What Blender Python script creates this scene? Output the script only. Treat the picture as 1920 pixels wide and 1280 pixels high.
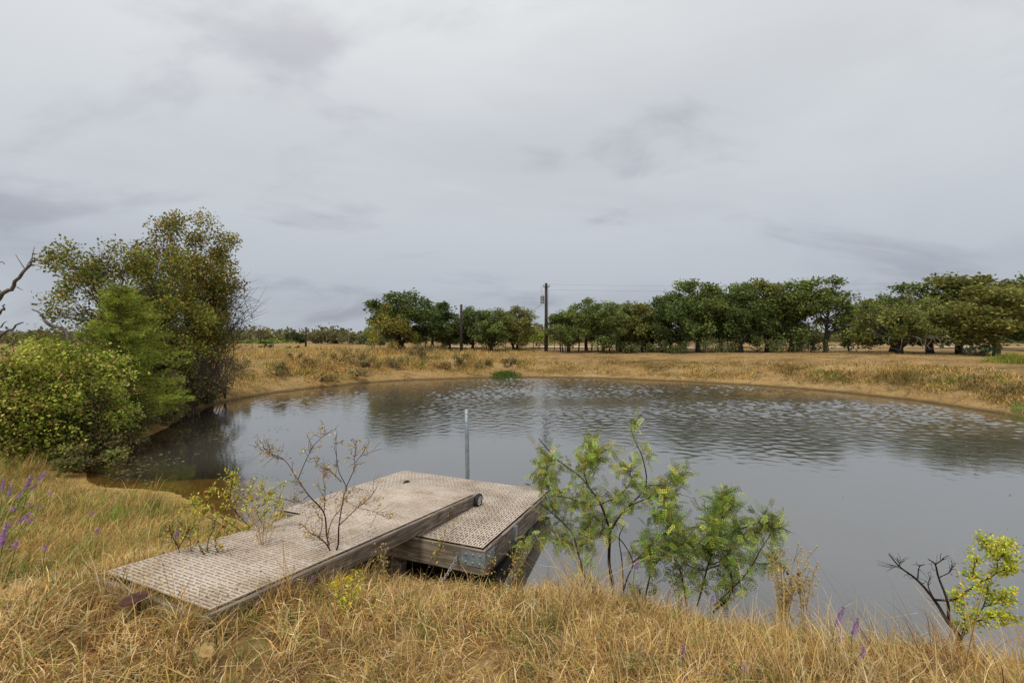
import bpy, math
import numpy as np
from mathutils import Matrix, Vector

for o in list(bpy.data.objects):
    bpy.data.objects.remove(o)
scene = bpy.context.scene
COL = scene.collection
RNG = np.random.default_rng(7)

# ------------------------------------------------------------------ camera
EYE = 3.2                    # camera height above the pond, metres
FPX = 853.3                  # focal length in photo pixels (16 mm on a 36 mm sensor)
HOR = 630.0                  # photo row of the horizon
cam_data = bpy.data.cameras.new('camera')
cam_data.lens = 16.0
cam_data.sensor_width = 36.0
cam_data.clip_start = 0.05
cam_data.clip_end = 9000
cam = bpy.data.objects.new('camera', cam_data)
COL.objects.link(cam)
cam.location = (0, 0, EYE)
cam.rotation_euler = (math.radians(90) - math.atan(10 / FPX), 0, 0)
scene.camera = cam

# ------------------------------------------------------------------ sky
SUN_EL, SUN_AZ = math.radians(58), math.radians(205)     # azimuth clockwise from +Y
world = bpy.data.worlds.new('World')
scene.world = world
world.use_nodes = True
wn, wl = world.node_tree.nodes, world.node_tree.links
wn.clear()
def wnode(t, **kw):
    n = wn.new(t)
    for k, v in kw.items():
        setattr(n, k, v)
    return n
def wmath(op, a, b=None, c=None):
    n = wnode('ShaderNodeMath', operation=op)
    for i, v in enumerate((a, b, c)):
        if v is None: continue
        if isinstance(v, (int, float)): n.inputs[i].default_value = v
        else: wl.new(v, n.inputs[i])
    return n.outputs[0]
tc = wnode('ShaderNodeTexCoord')
sep = wnode('ShaderNodeSeparateXYZ'); wl.new(tc.outputs['Generated'], sep.inputs[0])
zc = wmath('MAXIMUM', sep.outputs['Z'], 0.0)
den = wmath('ADD', zc, 0.34)
cu = wmath('DIVIDE', sep.outputs['X'], den)
cv = wmath('DIVIDE', sep.outputs['Y'], den)
comb = wnode('ShaderNodeCombineXYZ'); wl.new(cu, comb.inputs[0]); wl.new(cv, comb.inputs[1])
def cloud(scale, rot, sc, loc, detail, dist, stops):
    mp = wnode('ShaderNodeMapping'); wl.new(comb.outputs[0], mp.inputs[0])
    mp.inputs['Rotation'].default_value = (0, 0, math.radians(rot)); mp.inputs['Scale'].default_value = sc; mp.inputs['Location'].default_value = loc
    nz = wnode('ShaderNodeTexNoise'); wl.new(mp.outputs[0], nz.inputs['Vector'])
    nz.inputs['Scale'].default_value = scale; nz.inputs['Detail'].default_value = detail
    nz.inputs['Roughness'].default_value = 0.55; nz.inputs['Distortion'].default_value = dist
    cr = wnode('ShaderNodeValToRGB'); wl.new(nz.outputs['Fac'], cr.inputs[0]); cr.color_ramp.interpolation = 'EASE'
    e = cr.color_ramp.elements
    e[0].position, e[0].color = stops[0]; e[1].position, e[1].color = stops[1]
    return cr.outputs[0]
cl1 = cloud(0.9, -38, (0.7, 1.2, 1), (2.3, 0.7, 0), 8, 0.5, ((0.28, (0.84, 0.845, 0.865, 1)), (0.60, (1, 1, 1, 1))))
cl2 = cloud(2.0, -58, (0.75, 1.3, 1), (5.4, 1.1, 0), 9, 0.35, ((0.29, (0.79, 0.78, 0.81, 1)), (0.48, (1, 1, 1, 1))))
cmul = wnode('ShaderNodeMix', data_type='RGBA', blend_type='MULTIPLY'); cmul.inputs['Factor'].default_value = 1.0
wl.new(cl1, cmul.inputs['A']); wl.new(cl2, cmul.inputs['B'])
gr = wnode('ShaderNodeValToRGB'); wl.new(zc, gr.inputs[0])       # overcast sky: brighter towards the zenith
ge = gr.color_ramp.elements
ge[0].position = 0.0; ge[0].color = (0.40, 0.432, 0.485, 1)
ge[1].position = 1.0; ge[1].color = (1.0, 1.0, 0.99, 1)
for p, c in ((0.12, (0.435, 0.465, 0.51, 1)), (0.30, (0.55, 0.575, 0.605, 1)), (0.58, (0.70, 0.715, 0.72, 1))):
    e = ge.new(p); e.color = c
mul = wnode('ShaderNodeMix', data_type='RGBA', blend_type='MULTIPLY')
mul.inputs['Factor'].default_value = 1.0
wl.new(gr.outputs[0], mul.inputs['A']); wl.new(cmul.outputs['Result'], mul.inputs['B'])
sky = wnode('ShaderNodeTexSky', sky_type='NISHITA')
sky.sun_disc = False
sky.sun_elevation = SUN_EL; sky.sun_rotation = SUN_AZ
bg_sky = wnode('ShaderNodeBackground'); wl.new(sky.outputs[0], bg_sky.inputs[0]); bg_sky.inputs[1].default_value = 0.07
bg_cl = wnode('ShaderNodeBackground'); wl.new(mul.outputs['Result'], bg_cl.inputs[0]); bg_cl.inputs[1].default_value = 0.83
mixw = wnode('ShaderNodeMixShader'); mixw.inputs[0].default_value = 0.93
wl.new(bg_sky.outputs[0], mixw.inputs[1]); wl.new(bg_cl.outputs[0], mixw.inputs[2])
wo = wnode('ShaderNodeOutputWorld'); wl.new(mixw.outputs[0], wo.inputs[0])

# ------------------------------------------------------------------ sun behind thin overcast
sun_d = bpy.data.lights.new('sun', 'SUN')
sun_d.energy = 1.5; sun_d.angle = math.radians(10); sun_d.color = (1.0, 0.95, 0.87)
sun = bpy.data.objects.new('sun', sun_d); COL.objects.link(sun)
_sd = Vector((math.sin(SUN_AZ) * math.cos(SUN_EL), math.cos(SUN_AZ) * math.cos(SUN_EL), math.sin(SUN_EL)))
sun.rotation_euler = _sd.to_track_quat('Z', 'Y').to_euler()
sun.location = (0, -10, 30)

scene.render.engine = 'CYCLES'
scene.view_settings.view_transform = 'Standard'
scene.view_settings.look = 'None'
scene.view_settings.exposure = 0.5
scene.view_settings.gamma = 1.0
scene.view_settings.use_curve_mapping = False

# ------------------------------------------------------------------ mesh helpers
class MB:
    """collects geometry; build() links it as one mesh object"""
    def __init__(s):
        s.v, s.f, s.c, s.n = [], {}, [], 0
    def add(s, verts, faces, col=(0.5, 0.5, 0.5)):
        verts = np.asarray(verts, float).reshape(-1, 3); faces = np.asarray(faces, int)
        s.v.append(verts); s.f.setdefault(faces.shape[1], []).append(faces + s.n)
        col = np.asarray(col, float)
        s.c.append(np.broadcast_to(col, verts.shape) if col.ndim < 2 else col)
        s.n += len(verts)
    def box(s, lo, hi, col=(0.5, 0.5, 0.5)):
        x0, y0, z0 = lo; x1, y1, z1 = hi
        v = [(x0,y0,z0),(x1,y0,z0),(x1,y1,z0),(x0,y1,z0),(x0,y0,z1),(x1,y0,z1),(x1,y1,z1),(x0,y1,z1)]
        s.add(v, [(0,3,2,1),(4,5,6,7),(0,1,5,4),(1,2,6,5),(2,3,7,6),(3,0,4,7)], col)
    def tube(s, pts, rad, sides=5, col=(0.5, 0.5, 0.5), cap=True):
        pts = np.asarray(pts, float); n = len(pts)
        rad = np.broadcast_to(np.asarray(rad, float), (n,))
        t = np.gradient(pts, axis=0); t /= np.linalg.norm(t, axis=1)[:, None] + 1e-9
        ref = np.array([0, 0, 1.0]) if abs(t[:, 2]).mean() < 0.8 else np.array([1.0, 0, 0])
        a = np.cross(t, ref); a /= np.linalg.norm(a, axis=1)[:, None] + 1e-9
        b = np.cross(t, a)
        ang = np.arange(sides) * 2 * np.pi / sides
        ring = pts[:, None] + rad[:, None, None] * (np.cos(ang)[None, :, None] * a[:, None] + np.sin(ang)[None, :, None] * b[:, None])
        i = np.arange(n - 1)[:, None] * sides; j = np.arange(sides)[None]; k = (j + 1) % sides
        f = np.stack([i + j, i + k, i + sides + k, i + sides + j], -1).reshape(-1, 4)
        s.add(ring.reshape(-1, 3), f, col)
        if cap:
            m = s.n - n * sides
            s.f.setdefault(sides, []).append(np.array([[m + q for q in range(sides)][::-1], [m + (n-1)*sides + q for q in range(sides)]]))
    def lathe(s, prof, axis='z', sides=16, col=(0.5, 0.5, 0.5), off=(0, 0, 0)):
        prof = np.asarray(prof, float); n = len(prof)
        ang = np.arange(sides) * 2 * np.pi / sides
        r, h = prof[:, 0][:, None], np.repeat(prof[:, 1][:, None], sides, 1)
        c, d = r * np.cos(ang), r * np.sin(ang)
        v = {'z': (c, d, h), 'x': (h, c, d), 'y': (c, h, d)}[axis]
        v = np.stack(v, -1).reshape(-1, 3) + np.asarray(off)
        i = np.arange(n - 1)[:, None] * sides; j = np.arange(sides)[None]; k = (j + 1) % sides
        s.add(v, np.stack([i + j, i + k, i + sides + k, i + sides + j], -1).reshape(-1, 4), col)
    def leaves(s, pos, axis, nrm, L, W, col, fold=0.12):
        pos = np.asarray(pos); N = len(pos)
        L = np.broadcast_to(L, (N,))[:, None]; W = np.broadcast_to(W, (N,))[:, None]
        axis = axis / (np.linalg.norm(axis, axis=1)[:, None] + 1e-9)
        side = np.cross(axis, nrm); side /= np.linalg.norm(side, axis=1)[:, None] + 1e-9
        up = np.cross(side, axis)
        mid = pos + axis * L * 0.5
        v = np.stack([pos, mid - side * W / 2 + up * L * fold, pos + axis * L, mid + side * W / 2 + up * L * fold], 1)
        col = np.broadcast_to(np.asarray(col, float), (N, 3))
        s.add(v.reshape(-1, 3), np.arange(4 * N).reshape(N, 4), np.repeat(col, 4, 0))
    def blades(s, base, L, w, az, th0, th1, col, segs=2):
        """bent tapering grass blades"""
        N = len(base); L = np.broadcast_to(L, (N,)); w = np.broadcast_to(w, (N,))
        d = np.stack([np.cos(az), np.sin(az), 0 * az], 1); up = np.array([0, 0, 1.0])
        fa = az + np.pi / 2 + RNG.normal(0, 0.5, N)
        sd = np.stack([np.cos(fa), np.sin(fa), 0 * fa], 1)
        p = base.copy(); rows = []
        for k in range(segs):
            ww = w * (1 - 0.45 * k / segs)
            rows += [p - sd * ww[:, None] / 2, p + sd * ww[:, None] / 2]
            th = th0 + (th1 - th0) * (k / max(1, segs - 1))
            p = p + (L / segs)[:, None] * (np.sin(th)[:, None] * d + np.cos(th)[:, None] * up)
        rows.append(p)
        M = 2 * segs + 1
        v = np.stack(rows, 1).reshape(-1, 3); o = np.arange(N)[:, None] * M
        c = np.repeat(np.broadcast_to(col, (N, 3)), M, 0)
        q = [o + np.array([[2*k, 2*k+1, 2*k+3, 2*k+2]]) for k in range(segs - 1)]
        m = s.n
        s.add(v, o + np.array([[2*segs-2, 2*segs-1, 2*segs]]), c)
        if q: s.f.setdefault(4, []).append(np.concatenate(q) + m)
    def mesh(s, name, mat, smooth=False):
        me = bpy.data.meshes.new(name)
        V = np.concatenate(s.v); C = np.concatenate(s.c)
        loops, starts, tot = [], [], 0
        for k, fl in s.f.items():
            F = np.concatenate(fl); loops.append(F.ravel())
            starts.append(tot + np.arange(len(F)) * k); tot += F.size
        loops = np.concatenate(loops).astype(np.int32); starts = np.concatenate(starts).astype(np.int32)
        me.vertices.add(len(V)); me.vertices.foreach_set('co', V.astype(np.float32).ravel())
        me.loops.add(len(loops)); me.loops.foreach_set('vertex_index', loops)
        me.polygons.add(len(starts)); me.polygons.foreach_set('loop_start', starts)
        me.update(calc_edges=True)
        at = me.color_attributes.new('Col', 'FLOAT_COLOR', 'POINT')
        at.data.foreach_set('color', np.concatenate([C, np.ones((len(C), 1))], 1).astype(np.float32).ravel())
        me.polygons.foreach_set('use_smooth', np.full(len(starts), bool(smooth)))
        me.materials.append(mat)
        return me
    def build(s, name, mat, parent=None, smooth=False):
        return link(name, s.mesh(name, mat, smooth), parent)

def link(name, data, parent=None):
    o = bpy.data.objects.new(name, data); COL.objects.link(o)
    if parent is not None: o.parent = parent
    return o
def tag(o, label=None, cat=None, group=None, kind=None):
    if label: o['label'] = label
    if cat: o['category'] = cat
    if group: o['group'] = group
    if kind: o['kind'] = kind
    return o
def thing(name, label, cat, loc=(0, 0, 0), rz=0, group=None):
    o = link(name, None); o.location = loc; o.rotation_euler = (0, 0, rz)
    o.empty_display_size = 0.2
    return tag(o, label, cat, group)
def copy_thing(root, loc, rz, sc, label, group=None):
    r = root.copy(); COL.objects.link(r); r.location = loc; r.rotation_euler = (0, 0, rz); r.scale = sc
    r['label'] = label
    if group: r['group'] = group
    for ch in list(root.children):
        c = ch.copy(); COL.objects.link(c); c.parent = r
        for g in list(ch.children):
            e = g.copy(); COL.objects.link(e); e.parent = c
    return r
def unit(v): v = np.asarray(v, float); return v / (np.linalg.norm(v) + 1e-9)
def rdir(n, zb=0.0, rng=None):
    v = (rng or RNG).normal(0, 1, (n, 3)); v[:, 2] += zb
    return v / np.linalg.norm(v, axis=1)[:, None]
def curve(ctrl, n=8):
    """Catmull-Rom through control points"""
    P = np.asarray(ctrl, float); P = np.vstack([2*P[0]-P[1], P, 2*P[-1]-P[-2]])
    out = []
    for i in range(1, len(P) - 2):
        t = np.linspace(0, 1, n, endpoint=False)[:, None]
        a, b, c, d = P[i-1], P[i], P[i+1], P[i+2]
        out.append(0.5*((2*b)+(-a+c)*t+(2*a-5*b+4*c-d)*t**2+(-a+3*b-3*c+d)*t**3))
    return np.vstack(out + [P[-2:-1]])

# ------------------------------------------------------------------ materials
def mat_base(name):
    m = bpy.data.materials.new(name); m.use_nodes = True
    nt = m.node_tree; bs = nt.nodes['Principled BSDF']
    return m, nt, bs
def N(nt, t, **kw):
    n = nt.nodes.new(t)
    for k, v in kw.items(): setattr(n, k, v)
    return n
def ramp(nt, src, stops):
    r = N(nt, 'ShaderNodeValToRGB'); nt.links.new(src, r.inputs[0])
    e = r.color_ramp.elements
    e[0].position, e[0].color = stops[0][0], (*stops[0][1], 1)
    e[1].position, e[1].color = stops[-1][0], (*stops[-1][1], 1)
    for p, c in stops[1:-1]:
        q = e.new(p); q.color = (*c, 1)
    return r.outputs[0]
def noise(nt, scale, detail=4, rough=0.55, vec=None, dist=0.0, coord='Object'):
    n = N(nt, 'ShaderNodeTexNoise'); n.inputs['Scale'].default_value = scale
    n.inputs['Detail'].default_value = detail; n.inputs['Roughness'].default_value = rough
    n.inputs['Distortion'].default_value = dist
    if vec is None:
        vec = N(nt, 'ShaderNodeTexCoord').outputs[coord]
    nt.links.new(vec, n.inputs['Vector'])
    return n.outputs['Fac']
def mixc(nt, a, b, fac, mode='MIX'):
    m = N(nt, 'ShaderNodeMix', data_type='RGBA', blend_type=mode)
    for k, v in (('A', a), ('B', b), ('Factor', fac)):
        if isinstance(v, (int, float)): m.inputs[k].default_value = v
        elif isinstance(v, tuple): m.inputs[k].default_value = (*v, 1)
        else: nt.links.new(v, m.inputs[k])
    return m.outputs['Result']
def bump(nt, bs, h, strength=0.3, dist=0.02):
    b = N(nt, 'ShaderNodeBump'); b.inputs['Strength'].default_value = strength; b.inputs['Distance'].default_value = dist
    nt.links.new(h, b.inputs['Height']); nt.links.new(b.outputs[0], bs.inputs['Normal'])
def mat_foliage(name, transl=0.3, rough=0.6, var=0.25):
    """colour of each leaf or blade comes from its own Col attribute"""
    m, nt, bs = mat_base(name)
    at = N(nt, 'ShaderNodeAttribute', attribute_name='Col')
    nf = noise(nt, 3.0, 3)
    c = mixc(nt, at.outputs['Color'], ramp(nt, nf, [(0.3, (1-var,)*3), (0.7, (1+var*0.6,)*3)]), 1.0, 'MULTIPLY')
    nt.links.new(c, bs.inputs['Base Color']); bs.inputs['Roughness'].default_value = rough
    bs.inputs['Specular IOR Level'].default_value = 0.06
    if transl > 0:
        tr = N(nt, 'ShaderNodeBsdfTranslucent'); nt.links.new(c, tr.inputs[0])
        mx = N(nt, 'ShaderNodeMixShader'); mx.inputs[0].default_value = transl
        nt.links.new(bs.outputs[0], mx.inputs[1]); nt.links.new(tr.outputs[0], mx.inputs[2])
        nt.links.new(mx.outputs[0], nt.nodes['Material Output'].inputs[0])
    return m
def mat_simple(name, a, b, scale=8, rough=0.7, metal=0.0, bmp=0.2, bd=0.01, detail=5, coord='Object', spec=0.4):
    m, nt, bs = mat_base(name)
    nf = noise(nt, scale, detail, 0.6, coord=coord)
    nt.links.new(ramp(nt, nf, [(0.3, a), (0.7, b)]), bs.inputs['Base Color'])
    bs.inputs['Roughness'].default_value = rough; bs.inputs['Metallic'].default_value = metal
    bs.inputs['Specular IOR Level'].default_value = spec
    if bmp: bump(nt, bs, nf, bmp, bd)
    return m
def mat_wood(name, light, dark, axis=1, rings=9.0, grain=1.0):
    """weathered board: stretched grain with cathedral figure"""
    m, nt, bs = mat_base(name)
    tcn = N(nt, 'ShaderNodeTexCoord').outputs['Object']
    mpn = N(nt, 'ShaderNodeMapping'); sc = [rings, rings, rings]; sc[axis] = 0.55
    mpn.inputs['Scale'].default_value = sc; nt.links.new(tcn, mpn.inputs[0])
    n1 = noise(nt, 1.3, 3, 0.5, mpn.outputs[0], 0.6)
    sn = N(nt, 'ShaderNodeMath', operation='SINE'); mu = N(nt, 'ShaderNodeMath', operation='MULTIPLY')
    mu.inputs[1].default_value = 42.0; nt.links.new(n1, mu.inputs[0]); nt.links.new(mu.outputs[0], sn.inputs[0])
    fig = ramp(nt, sn.outputs[0], [(0.0, dark), (0.75, light)])
    mp2 = N(nt, 'ShaderNodeMapping'); s2 = [140, 140, 140]; s2[axis] = 3
    mp2.inputs['Scale'].default_value = s2; nt.links.new(tcn, mp2.inputs[0])
    fine = noise(nt, 1.0, 4, 0.6, mp2.outputs[0])
    c = mixc(nt, fig, ramp(nt, fine, [(0.3, (0.6, 0.6, 0.6)), (0.7, (1.15, 1.15, 1.15))]), 0.8 * grain, 'MULTIPLY')
    st = noise(nt, 2.2, 5, 0.65)
    c = mixc(nt, c, ramp(nt, st, [(0.35, (0.45, 0.46, 0.48)), (0.6, (1, 1, 1))]), 0.75, 'MULTIPLY')
    nt.links.new(c, bs.inputs['Base Color']); bs.inputs['Roughness'].default_value = 0.85
    bs.inputs['Specular IOR Level'].default_value = 0.2
    bump(nt, bs, fine, 0.35, 0.004)
    return m

M_LEAF = mat_foliage('leaf', 0.24, 0.6)
M_NEEDLE = mat_foliage('juniper_spray', 0.2, 0.7)
M_GRASS = mat_foliage('dry_grass', 0.22, 0.7, 0.3)
M_PETAL = mat_foliage('petal', 0.3, 0.7, 0.15)
M_TWIG = mat_foliage('twig', 0.0, 0.9, 0.3)
M_BARK = mat_simple('oak_bark', (0.028, 0.022, 0.018), (0.11, 0.09, 0.072), 9, 0.95, 0, 0.6, 0.03)
M_DEADBARK = mat_simple('dead_bark', (0.06, 0.048, 0.042), (0.21, 0.17, 0.14), 7, 0.95, 0, 0.7, 0.03)
M_DARKBARK = mat_simple('shrub_bark', (0.035, 0.022, 0.018), (0.12, 0.075, 0.055), 30, 0.9, 0, 0.5, 0.004)
M_POLE = mat_simple('creosote_pole', (0.018, 0.013, 0.011), (0.065, 0.045, 0.035), 4, 0.9, 0, 0.4, 0.01)
M_POSTWOOD = mat_simple('grey_post', (0.10, 0.08, 0.065), (0.26, 0.22, 0.18), 8, 0.95)
M_STEEL = mat_simple('galvanised', (0.20, 0.235, 0.25), (0.36, 0.40, 0.415), 14, 0.55, 0.55, 0.05, 0.002)
M_CHAIN = mat_simple('chain_steel', (0.30, 0.27, 0.24), (0.5, 0.47, 0.43), 40, 0.5, 0.7, 0.1, 0.001)
M_RUST = mat_simple('rust', (0.035, 0.016, 0.012), (0.12, 0.05, 0.03), 30, 0.9, 0.2, 0.4, 0.003)
M_TYRE = mat_simple('tyre', (0.008, 0.008, 0.009), (0.025, 0.025, 0.027), 40, 0.75, 0, 0.1, 0.002)
M_RIM = mat_simple('rim_plastic', (0.5, 0.5, 0.5), (0.68, 0.68, 0.67), 25, 0.55, 0, 0)
M_FLOAT = mat_simple('float_plastic', (0.008, 0.008, 0.008), (0.03, 0.026, 0.022), 6, 0.7, 0, 0.1, 0.01)
M_WIRE = mat_simple('wire', (0.10, 0.10, 0.105), (0.16, 0.16, 0.165), 3, 0.6, 0.2, 0)
M_CAN = mat_simple('transformer_paint', (0.20, 0.23, 0.24), (0.33, 0.36, 0.37), 3, 0.5, 0.2, 0)
M_PORCELAIN = mat_simple('porcelain', (0.35, 0.35, 0.36), (0.5, 0.5, 0.5), 5, 0.3, 0, 0)
M_STONE = mat_simple('sandstone', (0.24, 0.14, 0.045), (0.52, 0.36, 0.15), 7, 0.95, 0, 0.8, 0.03)
M_WOOD = mat_wood('weathered_board', (0.33, 0.275, 0.215), (0.17, 0.132, 0.10), 1)
M_WOODX = mat_wood('weathered_board_cross', (0.32, 0.265, 0.195), (0.19, 0.148, 0.105), 0)
M_LEDGE = mat_wood('pale_board', (0.40, 0.335, 0.27), (0.25, 0.20, 0.155), 1, 14)
M_LEDGEX = mat_wood('pale_end_board', (0.40, 0.335, 0.27), (0.25, 0.20, 0.155), 0, 14)
def mat_deck():
    m, nt, bs = mat_base('deck_plastic')
    oi = N(nt, 'ShaderNodeObjectInfo')
    c0 = ramp(nt, oi.outputs['Random'], [(0, (0.56, 0.47, 0.385)), (1, (0.64, 0.545, 0.45))])
    wp_ = N(nt, 'ShaderNodeNewGeometry').outputs['Position']
    n1 = noise(nt, 2.1, 7, 0.68, wp_); n2 = noise(nt, 30, 5, 0.65, wp_)
    c = mixc(nt, c0, ramp(nt, n1, [(0.33, (0.60, 0.54, 0.46)), (0.60, (1, 1, 1))]), 0.85, 'MULTIPLY')
    c = mixc(nt, c, ramp(nt, n2, [(0.3, (0.72, 0.70, 0.68)), (0.6, (1.05, 1.05, 1.05))]), 0.55, 'MULTIPLY')
    nt.links.new(c, bs.inputs['Base Color']); bs.inputs['Roughness'].default_value = 0.75
    bs.inputs['Specular IOR Level'].default_value = 0.3
    bump(nt, bs, n2, 0.15, 0.003)
    return m
M_DECK = mat_deck()

# ------------------------------------------------------------------ terrain shape
SHORE = curve([(-4.4,7.7),(-5.6,8.5),(-7.1,9.2),(-9.2,10.0),(-10.3,11.2),(-11.2,13.1),(-12.5,16.8),(-13.6,20.2),(-13.8,23.3),
               (-12.7,27),(-9.7,31.4),(-6.3,33.5),(-0.8,35.2),(5.7,34.8),(11.2,32.6),(15.5,29.8),(18.5,26.6),(20.1,22.9),(20.4,19.8),
               (19.6,16.4),(17.6,11),(13.5,7),(9,4.9),(5.5,4.35),(3,4.6),(1.2,5.3),(-0.5,5.7),(-2.2,6.3),(-3.4,7.0),(-4.4,7.7)], 5)[:, :2]
_rs = np.random.default_rng(3)
_lat = _rs.random((256, 256))
def vnoise(x, y, s):
    x = np.asarray(x) / s + 100.3; y = np.asarray(y) / s + 57.7
    i, j = np.floor(x).astype(int), np.floor(y).astype(int); u, v = x - i, y - j
    u = u*u*(3-2*u); v = v*v*(3-2*v); g = lambda a, b: _lat[a % 256, b % 256]
    return (g(i,j)*(1-u)+g(i+1,j)*u)*(1-v)+(g(i,j+1)*(1-u)+g(i+1,j+1)*u)*v - 0.5
def sdist(x, y):
    """signed distance to the shoreline, positive on land"""
    x, y = np.ravel(x), np.ravel(y); best = np.full(x.shape, 1e9); ins = np.zeros(x.shape, bool)
    for a, b in zip(SHORE[:-1], SHORE[1:]):
        e = b - a; t = np.clip(((x-a[0])*e[0]+(y-a[1])*e[1])/(e@e+1e-12), 0, 1)
        best = np.minimum(best, (x-a[0]-t*e[0])**2+(y-a[1]-t*e[1])**2)
        cr_ = ((a[1] > y) != (b[1] > y)) & (x < (b[0]-a[0])*(y-a[1])/(b[1]-a[1]+1e-12)+a[0])
        ins ^= cr_
    return np.where(ins, -1, 1) * np.sqrt(best)
def sstep(a, b, x): t = np.clip((x-a)/(b-a), 0, 1); return t*t*(3-2*t)
# gangway and dock planes (fitted to the photograph)
GW_W, GW_L = 1.17, 4.335
GW_C = np.array([-1.868, 5.336, EYE-2.147]); DK_W, DK_L = 3.05, 3.08
DK_C = np.array([-1.280, 7.304, EYE-2.617])
def basis(yaw, pi, ro):
    a = np.array([math.sin(yaw)*math.cos(pi), math.cos(yaw)*math.cos(pi), math.sin(pi)])
    s = np.array([math.cos(yaw), -math.sin(yaw), 0]); n = np.cross(s, a)
    s2 = s*math.cos(ro)+n*math.sin(ro)
    return s2, a, np.cross(s2, a)
GW_B = basis(0.360, -0.1346, -0.0425); DK_B = basis(0.3327, -0.1, -0.0216)
def height_raw(x, y):
    sh = np.shape(x); x, y = np.ravel(x).astype(float), np.ravel(y).astype(float)
    d = sdist(x, y) + 0.35*vnoise(x, y, 1.7) + 0.15*vnoise(x, y, 0.6)
    far = sstep(9, 22, y)
    left = sstep(-2.5, -6.0, x) * (1-far)
    right = sstep(-1.5, 1.5, x) * (1-far)
    k = 0.46*(1-left)*(1-right) + 0.20*left + 0.74*right
    k = k*(1-far) + 0.34*far
    hm = 1.75*(1-far) + 1.45*far
    dp = np.maximum(d, 0)
    h = hm*(1-np.exp(-k*dp/hm)) + 0.12*far*sstep(0.1, 0.6, dp)
    h += sstep(0.3, 3, dp)*(0.16*vnoise(x, y, 2.4)+0.07*vnoise(x, y, 0.8)) + far*sstep(2, 6, dp)*0.3*vnoise(x, y, 9)+far*sstep(.4, 1.5, dp)*(1-sstep(5, 9, dp))*(.30*vnoise(x, y, 1.9)+.2*vnoise(x, y, 1.0))
    h += 0.5*np.exp(-(((x-24)/5)**2+((y-24)/5)**2))
    beach = np.exp(-(((x+6.3)/2.6)**2+((y-9.8)/1.9)**2))
    ku = 0.34*(1-beach)+0.05*beach
    h = np.where(d < 0, np.maximum(ku*d, -1.7), h)
    R = np.hypot(x, y)
    h += sstep(90, 400, R)*(-2.2) + sstep(600, 2600, R)*(9+14*(vnoise(x, y, 900)+0.5))
    return h.reshape(sh)
def clamp_under(h, x, y, C, B, W, L, drop, mrg):
    s, a, n = B
    px, py = x-C[0], y-C[1]
    u = (px*s[0]+py*s[1]); v = (px*a[0]+py*a[1])
    zt = C[2]-(n[0]*px+n[1]*py)/n[2]-drop
    m = np.maximum(np.abs(u)-W/2, np.abs(v)-L/2)
    w = sstep(mrg, 0.03, m)
    return np.where(w > 0, h*(1-w)+np.minimum(h, zt)*w, h)
def height_full(x, y):
    h = height_raw(x, y)
    h = clamp_under(h, x, y, GW_C, GW_B, GW_W, GW_L, 0.20, 0.45)
    s, a, n = GW_B; px, py = x-GW_C[0], y-GW_C[1]            # earth banked up round the near end of the ramp
    u, v = px*s[0]+py*s[1], px*a[0]+py*a[1]; zt = GW_C[2]-(n[0]*px+n[1]*py)/n[2]
    inside = (np.abs(u) < GW_W/2+0.06) & (v > -GW_L/2-0.07)
    e = np.exp(-((np.maximum(np.abs(u)-GW_W/2, 0)/0.9)**2+(np.maximum(-GW_L/2-v, 0)/1.0)**2+(np.maximum(v+GW_L/2-0.3, 0)/1.1)**2))
    h = np.where((v < 0.2) & (v > -GW_L/2-2.5), h*(1-e)+(np.maximum(h, zt-0.13)*(~inside)+np.minimum(zt-0.2, np.maximum(h, zt-0.23))*inside)*e, h)
    return clamp_under(h, x, y, DK_C, DK_B, DK_W, DK_L, 0.62, 0.5)
_gx, _gy = np.arange(-60, 60.01, 0.2), np.arange(-6, 110.01, 0.2)
_GX, _GY = np.meshgrid(_gx, _gy, indexing='ij'); _GH = height_full(_GX, _GY); _GD = sdist(_GX, _GY).reshape(_GX.shape)
def _bil(A, x, y):
    fx = np.clip((np.asarray(x, float)-_gx[0])/0.2, 0, len(_gx)-1.001); fy = np.clip((np.asarray(y, float)-_gy[0])/0.2, 0, len(_gy)-1.001)
    i, j = fx.astype(int), fy.astype(int); u, v = fx-i, fy-j
    return (A[i,j]*(1-u)+A[i+1,j]*u)*(1-v)+(A[i,j+1]*(1-u)+A[i+1,j+1]*u)*v
def height(x, y): return _bil(_GH, x, y)
def shore_d(x, y): return _bil(_GD, x, y)
def at(px, py, Y): return np.array([(px-960)/FPX*Y, Y, EYE-(py-HOR)/FPX*Y])
def on_ground(px, py, ymax=100):
    """where the line of sight through a photo point meets the ground"""
    Y = np.arange(1.5, ymax, 0.02); x = (px-960)/FPX*Y; z = EYE-(py-HOR)/FPX*Y
    hit = np.nonzero(z <= height(x, Y))[0]
    i = hit[0] if len(hit) else len(Y)-1
    return np.array([x[i], Y[i], height(x[i], Y[i])])
def stand(px, Y, dz=0.0):
    x = (px-960)/FPX*Y
    return np.array([x, Y, float(height(x, Y))+dz])

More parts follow.
